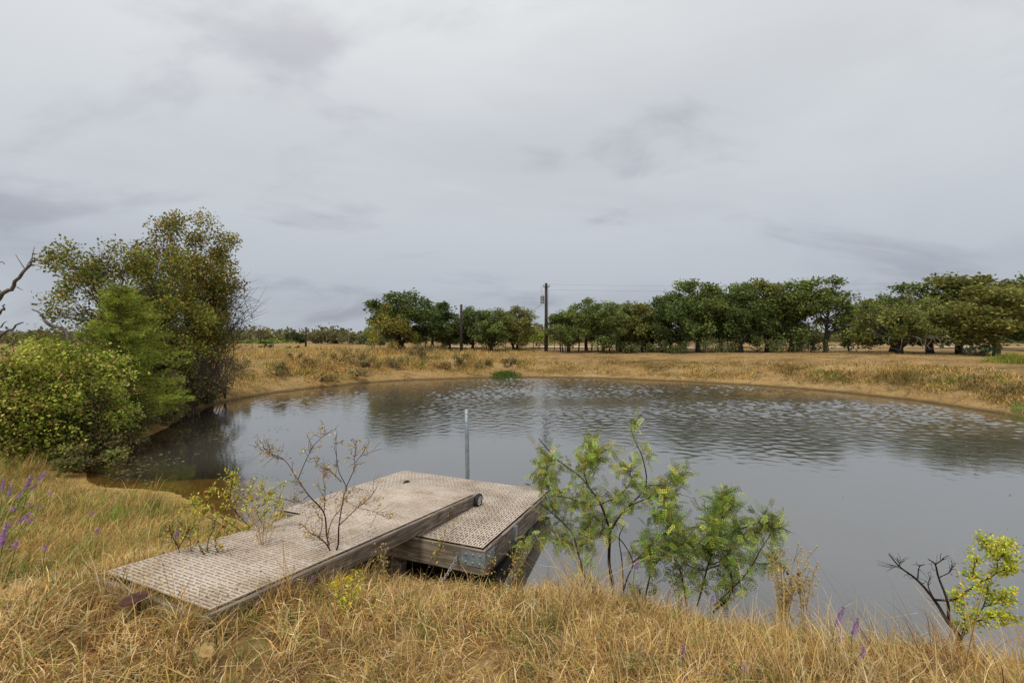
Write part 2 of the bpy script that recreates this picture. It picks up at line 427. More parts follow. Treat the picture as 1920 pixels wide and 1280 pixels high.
# ------------------------------------------------------------------ ground
def graded(core, lim, g=1.22):
    out = list(core); st = core[1]-core[0]
    while out[-1] < lim: st *= g; out.append(out[-1]+st)
    return out
xp = graded(list(np.arange(0, 16, 0.2))+list(np.arange(16, 46, 0.5)), 3200)
xs = np.array([-v for v in xp[:0:-1]]+xp)
yp = graded(list(np.arange(0, 14, 0.2))+list(np.arange(14, 60, 0.5)), 3600)
yn = graded([0, 0.5, 1, 1.5, 2], 600, 1.35)
ys = np.array([-v for v in yn[:0:-1]]+yp)
GX, GY = np.meshgrid(xs, ys, indexing='ij'); GZ = height_full(GX, GY)
gmb = MB(); nx, ny = GX.shape
ii, jj = np.meshgrid(np.arange(nx-1), np.arange(ny-1), indexing='ij'); q = (ii*ny+jj)
gmb.add(np.stack([GX, GY, GZ], -1).reshape(-1, 3), np.stack([q, q+ny, q+ny+1, q+1], -1).reshape(-1, 4))
def mat_ground():
    m, nt, bs = mat_base('dry_ground')
    tcn = N(nt, 'ShaderNodeTexCoord').outputs['Object']
    sp = N(nt, 'ShaderNodeSeparateXYZ'); nt.links.new(tcn, sp.inputs[0])
    n1 = noise(nt, 0.16, 6, 0.6, tcn); n2 = noise(nt, 2.2, 6, 0.65, tcn); n3 = noise(nt, 16, 5, 0.65, tcn)
    straw = ramp(nt, n1, [(0.32, (0.27, 0.165, 0.07)), (0.5, (0.37, 0.24, 0.10)), (0.68, (0.46, 0.32, 0.15))])
    straw = mixc(nt, straw, (0.15, 0.13, 0.045), ramp(nt, n2, [(0.52, (0, 0, 0)), (0.75, (0.6, 0.6, 0.6))]))
    mp3 = N(nt, 'ShaderNodeMapping'); mp3.inputs['Scale'].default_value = (0.35, 0.9, 1); nt.links.new(tcn, mp3.inputs[0])
    n4 = noise(nt, 1.0, 7, 0.68, mp3.outputs[0], 0.8)
    straw = mixc(nt, straw, (0.13, 0.095, 0.04), ramp(nt, n4, [(0.50, (0, 0, 0)), (0.62, (0.75, 0.75, 0.75))]))
    straw = mixc(nt, straw, (0.42, 0.20, 0.045), ramp(nt, n4, [(0.30, (0.6, 0.6, 0.6)), (0.42, (0, 0, 0))]))
    straw = mixc(nt, straw, ramp(nt, n3, [(0.3, (0.42, 0.38, 0.34)), (0.65, (1.1, 1.1, 1.1))]), 0.85, 'MULTIPLY')
    # damp sand of the pond bed, painted darker with depth as murk dims light
    mud = ramp(nt, n2, [(0.35, (0.27, 0.165, 0.05)), (0.65, (0.47, 0.32, 0.11))])
    deep_bed = ramp(nt, n2, [(0.3, (0.045, 0.036, 0.018)), (0.7, (0.085, 0.068, 0.036))])
    zn = N(nt, 'ShaderNodeMath', operation='MULTIPLY_ADD'); nt.links.new(n2, zn.inputs[0]); zn.inputs[1].default_value = 0.12
    nt.links.new(sp.outputs['Z'], zn.inputs[2])
    def zr(a, b):
        mr = N(nt, 'ShaderNodeMapRange'); mr.inputs['From Min'].default_value = a; mr.inputs['From Max'].default_value = b
        nt.links.new(zn.outputs[0], mr.inputs['Value']); return mr.outputs[0]
    bed = mixc(nt, deep_bed, mud, zr(-0.45, -0.02))
    c = mixc(nt, bed, straw, zr(0.07, 0.19))
    wet = N(nt, 'ShaderNodeMath', operation='MULTIPLY'); nt.links.new(zr(-0.06, 0.04), wet.inputs[0]); nt.links.new(zr(0.20, 0.09), wet.inputs[1])
    far_ = N(nt, 'ShaderNodeMapRange'); far_.inputs['From Min'].default_value = 13; far_.inputs['From Max'].default_value = 18; nt.links.new(sp.outputs['Y'], far_.inputs['Value'])
    w2_ = N(nt, 'ShaderNodeMath', operation='MULTIPLY'); nt.links.new(wet.outputs[0], w2_.inputs[0]); nt.links.new(far_.outputs[0], w2_.inputs[1])
    c = mixc(nt, c, (0.105, 0.072, 0.034), w2_.outputs[0])      # trampled wet mud at the far waterline
    nt.links.new(c, bs.inputs['Base Color']); bs.inputs['Roughness'].default_value = 0.95
    bs.inputs['Specular IOR Level'].default_value = 0.1
    bump(nt, bs, n3, 0.6, 0.05)
    return m
ground = gmb.build('ground', mat_ground(), smooth=True)
tag(ground, 'straw coloured dry grassland rising gently around the pond', kind='structure')

# ------------------------------------------------------------------ pond water
def mat_water():
    m, nt, bs = mat_base('pond_water'); nt.nodes.remove(bs)
    tcn = N(nt, 'ShaderNodeTexCoord').outputs['Object']
    def mapped(sc, rot=0.0):
        mpn = N(nt, 'ShaderNodeMapping'); mpn.inputs['Scale'].default_value = sc; mpn.inputs['Rotation'].default_value = (0, 0, rot)
        nt.links.new(tcn, mpn.inputs[0]); return mpn.outputs[0]
    w1 = noise(nt, 1.0, 3, 0.55, mapped((2.6, 4.2, 1), 0.35), 0.4)
    w2 = noise(nt, 1.0, 3, 0.6, mapped((9, 13.0, 1), 0.2), 0.3)
    # wind: calm under the near and left banks, ruffled in the open
    calm = noise(nt, 1.0, 3, 0.5, mapped((0.07, 0.16, 1), -0.3), 0.6)
    sp = N(nt, 'ShaderNodeSeparateXYZ'); nt.links.new(tcn, sp.inputs[0])
    mr = N(nt, 'ShaderNodeMapRange', interpolation_type='SMOOTHSTEP'); nt.links.new(sp.outputs['Y'], mr.inputs['Value'])
    mr.inputs['From Min'].default_value = 7; mr.inputs['From Max'].default_value = 19
    mr.inputs['To Min'].default_value = 0.10; mr.inputs['To Max'].default_value = 1.0
    mx_ = N(nt, 'ShaderNodeMapRange', interpolation_type='SMOOTHSTEP'); nt.links.new(sp.outputs['X'], mx_.inputs['Value'])
    mx_.inputs['From Min'].default_value = -11; mx_.inputs['From Max'].default_value = 2
    mx_.inputs['To Min'].default_value = 0.22; mx_.inputs['To Max'].default_value = 1.0
    cf = N(nt, 'ShaderNodeMapRange'); nt.links.new(calm, cf.inputs['Value'])
    cf.inputs['From Min'].default_value = 0.36; cf.inputs['From Max'].default_value = 0.62
    cf.inputs['To Min'].default_value = 0.35; cf.inputs['To Max'].default_value = 1.0
    def mth(op, a, b):
        n = N(nt, 'ShaderNodeMath', operation=op)
        for i, v in enumerate((a, b)):
            if isinstance(v, (int, float)): n.inputs[i].default_value = v
            else: nt.links.new(v, n.inputs[i])
        return n.outputs[0]
    amp = mth('MULTIPLY', mth('MULTIPLY', mr.outputs[0], mx_.outputs[0]), cf.outputs[0])
    hgt = mth('MULTIPLY', mth('ADD', w1, mth('MULTIPLY', w2, 0.6)), amp)
    b = N(nt, 'ShaderNodeBump'); b.inputs['Strength'].default_value = 1.0; b.inputs['Distance'].default_value = 0.011
    nt.links.new(hgt, b.inputs['Height'])
    gl = N(nt, 'ShaderNodeBsdfGlossy'); gl.inputs['Roughness'].default_value = 0.04; gl.inputs['Color'].default_value = (0.96, 0.965, 0.965, 1)
    nt.links.new(b.outputs[0], gl.inputs['Normal'])
    tr = N(nt, 'ShaderNodeBsdfTransparent'); tr.inputs[0].default_value = (0.84, 0.76, 0.58, 1)
    df = N(nt, 'ShaderNodeBsdfDiffuse'); df.inputs[0].default_value = (0.12, 0.113, 0.098, 1)     # suspended clay
    body = N(nt, 'ShaderNodeMixShader'); dpa = N(nt, 'ShaderNodeAttribute', attribute_name='Col'); nt.links.new(dpa.outputs['Fac'], body.inputs[0])
    nt.links.new(tr.outputs[0], body.inputs[1]); nt.links.new(df.outputs[0], body.inputs[2])
    fr = N(nt, 'ShaderNodeFresnel'); fr.inputs['IOR'].default_value = 1.75; nt.links.new(b.outputs[0], fr.inputs['Normal'])
    frm = N(nt, 'ShaderNodeMapRange'); nt.links.new(fr.outputs[0], frm.inputs['Value'])
    frm.inputs['To Min'].default_value = 0.22; frm.inputs['To Max'].default_value = 1.0
    top = N(nt, 'ShaderNodeMixShader'); nt.links.new(frm.outputs[0], top.inputs[0])
    nt.links.new(body.outputs[0], top.inputs[1]); nt.links.new(gl.outputs[0], top.inputs[2])
    nt.links.new(top.outputs[0], nt.nodes['Material Output'].inputs[0])
    return m
wmb = MB()
wx, wy = np.arange(-17, 24.01, 0.075), np.arange(1.8, 38.01, 0.065)
WX, WY = np.meshgrid(wx, wy, indexing='ij'); sdw = sdist(WX, WY).reshape(WX.shape); keep = (sdw < 0.9) & (np.abs(WX) < WY*1.3+2.5)
# small wind waves: calm under the near and left banks, ruffled in the open, glassy lanes between
wr = np.random.default_rng(55); WZ = np.zeros_like(WX)
for _ in range(90):
    lam = wr.uniform(0.20, 0.46)*wr.choice([1, 1, 1, 1, 1.6]); th = 1.35+wr.normal(0, 1.0); k = 2*np.pi/lam
    WZ += lam**1.15*np.sin(k*(WX*math.cos(th)+WY*math.sin(th))+wr.uniform(0, 6.28))
WZ *= 0.0017
lane = np.clip(0.60+1.9*vnoise(WX*0.75+WY*0.35, WY*1.35-WX*0.25, 5.5)+0.5*vnoise(WX, WY, 2.1), 0.12, 1.25)
AMP = (0.22+0.50*sstep(8, 12.5, WY)+2.1*sstep(15.5, 23, WY+.12*WX))*(0.26+0.74*sstep(-7, 3, WX))*lane
WZ *= AMP*sstep(0.2, -1.5, sdw)
idx = np.arange(WX.size).reshape(WX.shape); kq = keep[:-1,:-1] & keep[1:,:-1] & keep[1:,1:] & keep[:-1,1:]
qs = np.stack([idx[:-1,:-1], idx[1:,:-1], idx[1:,1:], idx[:-1,1:]], -1)[kq]
used = np.unique(qs); remap = np.full(WX.size, -1); remap[used] = np.arange(len(used))
dep = np.clip(-height(WX, WY), 0, 2).ravel()[used]; murk = 0.52*(1-np.exp(-2.6*dep))      # clay in the water hides the bed as it gets deeper
wmb.add(np.stack([WX, WY, WZ], -1).reshape(-1, 3)[used], remap[qs], np.repeat(murk[:, None], 3, 1))
pond = wmb.build('pond_water', mat_water(), None, True)
tag(pond, 'grey rippled pond water reflecting the overcast sky and oaks', kind='structure')
# ------------------------------------------------------------------ gravel road behind the oaks
def mat_road():
    return mat_simple('gravel', (0.33, 0.28, 0.22), (0.50, 0.44, 0.37), 3, 0.95, 0, 0.4, 0.03, 8)
rmb = MB()
rx = np.linspace(-14, 90, 70)
ry = 61 - 0.0*rx + 1.2*np.sin(rx*0.05)
rows = []
for off in (-2.3, -1.2, 0, 1.2, 2.3):
    yy = ry + off
    rows.append(np.stack([rx, yy, np.where(np.abs(rx) < 58, height(rx, yy), height_full(rx, yy)) + 0.10 + 0.05*(1-abs(off)/2.3)], -1))
R_ = np.stack(rows, 1)
i_ = np.arange(69)[:, None]*5 + np.arange(4)[None]
rmb.add(R_.reshape(-1, 3), np.stack([i_, i_+5, i_+6, i_+1], -1).reshape(-1, 4))
tag(rmb.build('gravel_road', mat_road(), smooth=True), 'pale gravel road running behind the far oaks', kind='structure')

# ------------------------------------------------------------------ floating dock and gangway
def place(o, C, B):
    s, a, n = B
    o.matrix_world = Matrix(((s[0], a[0], n[0], C[0]), (s[1], a[1], n[1], C[1]), (s[2], a[2], n[2], C[2]), (0, 0, 0, 1)))
def slot_panel(length, width, thick=0.010, rib=0.010, grp=0.19, pitch=0.036, slot=0.0185, swap=False):
    """moulded grating panel; slots run along its length (local x), real holes with walls"""
    mb = MB(); edge = 0.006
    nr = int(round((width-2*edge)/pitch)); pitch = (width-2*edge)/nr; v0 = edge
    ng = max(1, int(round((length-2*edge)/(grp+rib)))); gw = (length-2*edge)/ng
    V, Fq = [], []
    def quad(a, b, c, d):
        k = len(V); V.extend([a, b, c, d]); Fq.append((k, k+1, k+2, k+3))
    P = (lambda x, y, z: (y, x, z)) if swap else (lambda x, y, z: (x, y, z))
    def top(x0, x1, y0, y1): quad(P(x0,y0,0), P(x1,y0,0), P(x1,y1,0), P(x0,y1,0))
    x0, x1 = -length/2, length/2; yb = -width/2
    ycur = yb
    for r in range(nr):
        ys0 = yb+v0+r*pitch+(pitch-slot)/2; ys1 = ys0+slot
        top(x0, x1, ycur, ys0); ycur = ys1
        xc = x0
        for g in range(ng):
            gx = x0+edge+g*gw+rib/2; w = gw-rib
            cuts = ((0.02, 0.58), (0.68, 0.98)) if (r+g) % 2 == 0 else ((0.02, 0.32), (0.42, 0.98))
            for c0, c1 in cuts:
                a, b = gx+c0*w, gx+c1*w
                top(xc, a, ys0, ys1); xc = b
                t = -thick
                quad(P(a,ys0,0), P(b,ys0,0), P(b,ys0,t), P(a,ys0,t)); quad(P(a,ys1,0), P(b,ys1,0), P(b,ys1,t), P(a,ys1,t))
                quad(P(a,ys0,0), P(a,ys1,0), P(a,ys1,t), P(a,ys0,t)); quad(P(b,ys0,0), P(b,ys1,0), P(b,ys1,t), P(b,ys0,t))
        top(xc, x1, ys0, ys1)
    top(x0, x1, ycur, width/2)
    t = -thick; y0, y1 = -width/2, width/2
    for a, b in (((x0,y0),(x1,y0)), ((x1,y0),(x1,y1)), ((x1,y1),(x0,y1)), ((x0,y1),(x0,y0))):
        quad(P(*a,0), P(*b,0), P(*b,t), P(*a,t))
    mb.add(V, Fq)
    return mb
def bevel_box(mb, lo, hi, b=0.006):
    x0,y0,z0 = lo; x1,y1,z1 = hi
    mb.box((x0,y0,z0), (x1,y1,z1-b)); mb.add([(x0,y0,z1-b),(x1,y0,z1-b),(x1,y1,z1-b),(x0,y1,z1-b),(x0+b,y0+b,z1),(x1-b,y0+b,z1),(x1-b,y1-b,z1),(x0+b,y1-b,z1)],
        [(4,5,6,7),(0,1,5,4),(1,2,6,5),(2,3,7,6),(3,0,4,7)])
def board(name, lo, hi, mat, parent):
    mb = MB(); c = [(a+b)/2 for a, b in zip(lo, hi)]
    bevel_box(mb, [a-m for a, m in zip(lo, c)], [a-m for a, m in zip(hi, c)])
    o = mb.build(name, mat, parent); o.location = c
    return o
def bolt_mb(axis):
    mb = MB(); mb.lathe([(0, 0), (0.016, 0), (0.016, 0.006), (0.010, 0.010), (0, 0.011)], axis, 8); return mb

dock = thing('floating_dock', 'square floating dock with beige slotted plastic deck and weathered timber rim', 'dock')
place(dock, DK_C, DK_B)
pw, pl = DK_W/10, DK_L/2
pm = slot_panel(pl-0.006, pw-0.005, swap=True).mesh('deck_panel', M_DECK)
for i in range(10):
    for j in range(2):
        o = link('deck_panel', pm, dock); o.location = (-DK_W/2+pw*(i+0.5), -DK_L/2+pl*(j+0.5), 0)
hw, hl, FD = DK_W/2, DK_L/2, 0.30
for x0, x1 in ((-hw-0.045, -hw-0.003), (hw+0.003, hw+0.045)): board('rim_board', (x0, -hl-0.045, -FD), (x1, hl+0.045, -0.024), M_WOOD, dock)
for y0, y1 in ((-hl-0.043, -hl-0.003), (hl+0.003, hl+0.043)): board('rim_board', (-hw-0.002, y0, -FD), (hw+0.002, y1, -0.024), M_WOODX, dock)
for x in np.linspace(-hw+0.3, hw-0.3, 5): board('joist', (x-0.02, -hl, -0.26), (x+0.02, hl, -0.045), M_WOOD, dock)
for x0, x1 in ((-1.35, -0.45), (-0.35, 0.45), (0.55, 1.40)):
    for y0, y1 in ((-1.05, -0.05), (0.15, 1.40)):
        mb = MB(); b = 0.06
        mb.add([(x0+b,y0+b,-0.62),(x1-b,y0+b,-0.62),(x1-b,y1-b,-0.62),(x0+b,y1-b,-0.62),(x0,y0,-0.55),(x1,y0,-0.55),(x1,y1,-0.55),(x0,y1,-0.55),
                (x0,y0,-0.302),(x1,y0,-0.302),(x1,y1,-0.302),(x0,y1,-0.302)],
               [(0,3,2,1),(0,1,5,4),(1,2,6,5),(2,3,7,6),(3,0,4,7),(4,5,9,8),(5,6,10,9),(6,7,11,10),(7,4,8,11),(8,9,10,11)])
        mb.build('float', M_FLOAT, dock)
for x in (-1.0, 0.35):                                     # timber skids under the bank side
    board('leg', (x-0.07, -hl+0.02, -0.95), (x+0.07, -hl+0.16, -0.302), M_WOOD, dock)
def corner(sx, sy):
    mb = MB(); x, y = sx*(hw+0.046), sy*(hl+0.046); t = 0.006
    mb.box((min(x, x+sx*t), min(y, y-sy*0.30), -0.215), (max(x, x+sx*t), max(y, y-sy*0.30), -0.055))
    mb.box((min(x+sx*t, x-sx*0.30), min(y, y+sy*t), -0.215), (max(x+sx*t, x-sx*0.30), max(y, y+sy*t), -0.055))
    o = mb.build('corner_bracket', M_STEEL, dock)
    for k in (0.06, 0.15, 0.24):
        for z in (-0.09, -0.18):
            b1 = bolt_mb('y'); p = b1.build('bolt', M_STEEL, o); p.location = (x-sx*k, y+sy*t, z); p.scale = (1, sy, 1)
            b2 = bolt_mb('x'); p = b2.build('bolt', M_STEEL, o); p.location = (x+sx*t, y-sy*k, z); p.scale = (sx, 1, 1)
for sx, sy in ((1, -1), (1, 1), (-1, -1), (-1, 1)): corner(sx, sy)
mb = MB(); mb.box((hw+0.046, -0.55, -0.22), (hw+0.060, -0.47, -0.04)); mb.tube([(hw+0.075, -0.51, -0.24), (hw+0.075, -0.51, -0.03)], 0.016, 8); mb.build('pile_bracket', M_STEEL, dock)

gang = thing('gangway', 'long beige slotted gangway ramp with timber side boards leading down to the dock', 'gangway')
place(gang, GW_C, GW_B)
npan = 14; gp = GW_L/npan
pm2 = slot_panel(GW_W-0.006, gp-0.004).mesh('deck_panel', M_DECK)
for i in range(npan):
    o = link('deck_panel', pm2, gang); o.location = (0, -GW_L/2+gp*(i+0.5), 0)
gw2, gl2 = GW_W/2, GW_L/2
for s in (-1, 1):
    x0, x1 = sorted((s*(gw2-0.012), s*(gw2+0.032)))
    board('side_board', (x0, -gl2-0.02, -0.19), (x1, gl2, -0.053), M_WOOD, gang)
    x0, x1 = sorted((s*(gw2+0.003), s*(gw2+0.040)))
    board('edge_strip', (x0, -gl2-0.02, -0.050), (x1, gl2, -0.016), M_LEDGE, gang)
    w = link('wheel', None, gang); w.location = (s*(gw2+0.075), gl2-0.05, -0.095)
    mb = MB(); r = 0.105
    mb.lathe([(r*0.68,-0.022),(r*0.86,-0.030),(r*0.97,-0.024),(r,-0.012),(r,0.012),(r*0.97,0.024),(r*0.86,0.030),(r*0.68,0.022),(r*0.68,-0.022)], 'x', 28)
    ty = mb.build('tyre', M_TYRE, w, True)
    mb = MB(); r2 = r*0.68
    mb.lathe([(r2,-0.018),(r2,0.020),(r2*0.84,0.020),(r2*0.80,0.006),(r2*0.80,-0.012),(r2*0.84,-0.018)], 'x', 28)
    for a in np.arange(5)*2*np.pi/5:
        ca, sa = math.cos(a), math.sin(a)
        mb.tube([(0.006, ca*0.015, sa*0.015), (0.006, ca*r2*0.82, sa*r2*0.82)], [0.011, 0.008], 5)
    mb.lathe([(0, 0.022), (0.014, 0.020), (0.018, 0.0), (0.018, -0.014), (0, -0.016)], 'x', 12)
    ri = mb.build('rim', M_RIM, w)
    if s < 0: w.rotation_euler = (0, 0, math.pi)
board('end_board', (-gw2-0.03, -gl2-0.062, -0.15), (gw2+0.03, -gl2-0.021, -0.032), M_LEDGEX, gang)
board('end_board', (-gw2+0.036, gl2-0.042, -0.18), (gw2-0.036, gl2-0.004, -0.038), M_WOODX, gang)
for y in np.linspace(-gl2+0.5, gl2-0.5, 6): board('crossbeam', (-gw2+0.034, y-0.02, -0.16), (gw2-0.034, y+0.02, -0.038), M_WOODX, gang)
mb = MB(); mb.tube([(-gw2-0.06, gl2-0.05, -0.095), (gw2+0.06, gl2-0.05, -0.095)], 0.012, 8); mb.build('axle', M_STEEL, gang)

# galvanised mooring pile behind the dock
s_, a_, n_ = DK_B
pc = at(877, 890, 8.98)
mb = MB(); r = 0.040
pr = [(r*0.86, -0.25), (r, -0.25), (r, 1.0), (r, 1.0)]
zt = at(877, 767, 8.98)[2]
mb.lathe([(r, -1.2), (r, zt*0.3), (r, zt*0.7), (r, zt), (r*0.84, zt), (r*0.84, zt-0.3)], 'z', 16)
for k in range(7):
    zz = zt-0.1-k*0.17
    mb.lathe([(r+0.0008, zz), (r+0.0015, zz+0.006), (r+0.0008, zz+0.012)], 'z', 16)
pile = mb.build('mooring_pile', M_STEEL, None, True)
pile.location = (pc[0], 8.98, 0); pile.rotation_euler = (0.0, math.radians(-0.9), 0)
tag(pile, 'upright galvanised steel pipe standing in the water behind the dock', 'post')

# mooring chain
c0 = DK_C + s_*(hw-0.30) - a_*(hl+0.06) - n_*0.13
c1 = on_ground(782, 1128); c1[2] += 0.03
mb = MB(); nl = 24
for k in range(nl):
    t = (k+0.5)/nl; p = c0*(1-t)+c1*t; p[2] -= 0.10*4*t*(1-t)
    dr = unit(c1-c0 + np.array([0, 0, -0.10*4*(1-2*t)])); sd = unit(np.cross(dr, (0, 0, 1))); up = np.cross(sd, dr)
    w = sd if k % 2 else up
    L, W = np.linalg.norm(c1-c0)/nl*1.35, 0.022
    an = np.linspace(0, 2*np.pi, 11)
    mb.tube([p+dr*math.cos(q)*L/2+w*math.sin(q)*W*0.8 for q in an], 0.0052, 5, cap=False)
tag(mb.build('mooring_chain', M_CHAIN, None, True), 'slack galvanised chain running from the dock front down to the bank', 'chain')
mb = MB(); q = c0 + a_*0.014
mb.box(q-np.array([0.03, 0.004, 0.04]), q+np.array([0.03, 0.008, 0.04]))
o = mb.build('chain_plate', M_STEEL, dock); o.matrix_parent_inverse = dock.matrix_world.inverted()

# rusty ground anchor in the grass by the ramp end
ap = GW_C - GW_B[1]*(gl2+0.16) + GW_B[0]*0.09
ap[2] = float(height(ap[0], ap[1]))
anc = thing('ground_anchor', 'rusty disc topped steel anchor stake in the grass at the ramp end', 'anchor', ap)
mb = MB(); mb.lathe([(0.011, -0.2), (0.011, 0.225)], 'z', 8); mb.build('stake', M_RUST, anc)
mb = MB(); mb.lathe([(0, 0.220), (0.070, 0.224), (0.082, 0.229), (0.082, 0.234), (0.070, 0.239), (0.02, 0.250), (0, 0.250)], 'z', 20)
o = mb.build('disc', M_RUST, anc); o.rotation_euler = (0.06, -0.10, 0)

# stones
def stone(pos, size, seed, label):
    r = np.random.default_rng(seed); mb = MB()
    nu, nv = 12, 8; V = []
    for i in range(nv+1):
        for j in range(nu):
            th, ph = np.pi*i/nv, 2*np.pi*j/nu
            d = np.array([math.sin(th)*math.cos(ph), math.sin(th)*math.sin(ph), math.cos(th)])
            d = np.sign(d)*np.abs(d)**0.72
            V.append(d*size*(1+0.16*r.normal() if 0 < i < nv else 1)*0.5)
    f = [(i*nu+j, i*nu+(j+1) % nu, (i+1)*nu+(j+1) % nu, (i+1)*nu+j) for i in range(nv) for j in range(nu)]
    mb.add(V, f); o = mb.build('stone', M_STONE); o.location = pos; o.rotation_euler = (0.1, 0.15, r.random()*3)
    return tag(o, label, 'stone', 'yellow sandstone lumps')
g = on_ground(383, 1252); stone(g+[0, 0, 0.06], np.array([0.13, 0.10, 0.12]), 1, 'yellow sandstone lump in the dry grass in front of the ramp')
g = on_ground(945, 1116); stone(g+[0, 0, 0.04], np.array([0.26, 0.16, 0.12]), 2, 'pale orange stone at the water edge under the dock corner')
g = on_ground(985, 1112); stone(g+[0, 0, 0.02], np.array([0.30, 0.2, 0.10]), 5, 'flat tan slab of rock right of the orange stone')

# drift branch lying at the water edge under the dock corner
mb = MB(); b0, b1 = on_ground(870, 1113), on_ground(985, 1104)
b0[2] += 0.05; b1[2] += 0.05
mb.tube(curve([b0, (b0*2+b1)/3+[0, 0.02, 0.04], (b0+2*b1)/3+[0, -0.03, 0.03], b1], 4), np.linspace(0.016, 0.008, 13), 6)
tag(mb.build('fallen_branch', M_DEADBARK), 'thin dead branch lying along the shore below the dock corner', 'branch')

# ------------------------------------------------------------------ utility poles
def pole(px, Y, top, rad, label, lean=0.0, group='utility poles'):
    b = stand(px, Y); zt = at(px, top, Y)[2]-b[2]
    t = thing('utility_pole', label, 'pole', b, 0, group)
    mb = MB(); mb.tube([(0, 0, -0.6), (lean*zt*0.5, 0, zt*0.5), (lean*zt, 0, zt)], [rad*1.15, rad, rad*0.85], 12); mb.build('shaft', M_POLE, t, True)
    return t, b, zt
t, bA, zA = pole(1024, 48, 531, 0.165, 'tall dark utility pole carrying a grey transformer')
mb = MB(); mb.box((-0.36, -0.24, zA-0.42), (0.36, -0.17, zA-0.33)); mb.build('crossarm', M_POLE, t)
for x in (-0.31, 0.31):
    mb = MB(); mb.lathe([(0.02, zA-0.30), (0.055, zA-0.26), (0.03, zA-0.22), (0.05, zA-0.17), (0, zA-0.12)], 'z', 10, off=(x, -0.2, 0)); mb.build('insulator', M_PORCELAIN, t)
mb = MB(); mb.lathe([(0, zA-2.15), (0.19, zA-2.13), (0.20, zA-2.05), (0.20, zA-1.40), (0.21, zA-1.38), (0.21, zA-1.34), (0.12, zA-1.27), (0, zA-1.26)], 'z', 16, off=(-0.40, 0, 0))
tf = mb.build('transformer', M_CAN, t, True)
mb = MB(); mb.lathe([(0.03, zA-1.27), (0.05, zA-1.2), (0.03, zA-1.13), (0.045, zA-1.06), (0, zA-1.0)], 'z', 10, off=(-0.42, 0, 0)); mb.build('bushing', M_PORCELAIN, tf)
mb = MB(); mb.tube(curve([(-0.42, 0, zA-1.0), (-0.5, -0.1, zA-0.6), (-0.45, -0.2, zA-0.2)], 4), 0.012, 5); mb.tube([(0.21, -0.05, zA-0.4), (0.21, -0.05, 0.2)], 0.012, 5); mb.build('lead_wire', M_WIRE, t)
t2, bB, zB = pole(865, 47, 571, 0.15, 'shorter bare dark pole in front of the oaks left of the transformer pole')
t3, bC, zC = pole(573, 72, 613, 0.14, 'grey leaning pole standing in the dry field on the left', 0.03)
t4, bD, zD = pole(489, 100, 619, 0.14, 'distant pole with a crossarm above the pale green brush')
mb = MB(); mb.box((-1.4, -0.08, zD-0.5), (1.4, 0.08, zD-0.3)); mb.build('crossarm', M_POLE, t4)
def wire(p, q, sag, label, r=0.006):
    p, q = np.asarray(p, float), np.asarray(q, float); tt = np.linspace(0, 1, 22)[:, None]
    c = p*(1-tt)+q*tt; c[:, 2] -= (sag*4*tt*(1-tt))[:, 0]
    mb = MB(); mb.tube(c, r, 4)
    return tag(mb.build('overhead_wire', M_WIRE), label, 'wire', 'overhead wires')
pa = bA+[-0.45, -0.1, zA-2.2]
wire(pa, at(840, 640, 62), 1.3, 'sagging service wire dropping left from the transformer', 0.014)
pe = at(2150, 505, 58)
wire(bA+[0.31, -0.2, zA-0.14], pe, 0.9, 'upper overhead wire running right above the oak tops')
wire(bA+[0.2, -0.2, zA-0.7], pe-[0, 0, 0.7], 0.9, 'lower overhead wire running right behind the oak tops')

# far fence posts
fp = [(948, 47), (974, 47.5), (1000, 48), (1040, 52), (1060, 52.5), (1021, 53)]
fm = None
for i, (px, Y) in enumerate(fp):
    b = stand(px, Y)
    if fm is None:
        mb = MB(); mb.box((-0.035, -0.035, -0.1), (0.035, 0.035, 1.25)); mb.box((-0.06, -0.01, 0.1), (0.06, 0.01, 0.16)); mb.lathe([(0.04, 1.24), (0.05, 1.30), (0.0, 1.36)], 'z', 8, (0.6, 0.6, 0.6)); fm = mb.mesh('fence_post', M_POLE)
    o = link('fence_post', fm); o.location = b
    tag(o, ['thin metal fence post nearest the yellowish oak', 'metal fence post midway between the yellowish oak and the tall pole', 'metal fence post just left of the transformer pole',
            'first metal fence post right of the transformer pole by the road', 'second metal fence post right of the transformer pole by the road', 'metal fence post close behind the transformer pole'][i], 'fence post', 'fence posts on the far side')
wp = [(423, 74, 0.9), (512, 58, 1.0), (561, 95, 3.4), (654, 85, 2.6), (472, 56, 0.7), (798, 52, 1.1)]
wl_ = ['short wooden post at the left end of the far field', 'brown stake in the field below the distant pole', 'tall pale post before the dark round far tree', 'pale post beside the dark far brush right of the leaning pole',
       'small stump of a post in the field near the bare thicket', 'brown wooden post under the big oak at the road']
for (px, Y, h), lb in zip(wp, wl_):
    b = stand(px, Y); mb = MB(); mb.tube([(0, 0, -0.2), (0.02, 0, h*0.5), (0.03, 0.01, h)], [0.08, 0.075, 0.065], 7); o = mb.build('wooden_post', M_POSTWOOD); o.location = b
    tag(o, lb, 'post', 'wooden posts in the far field')
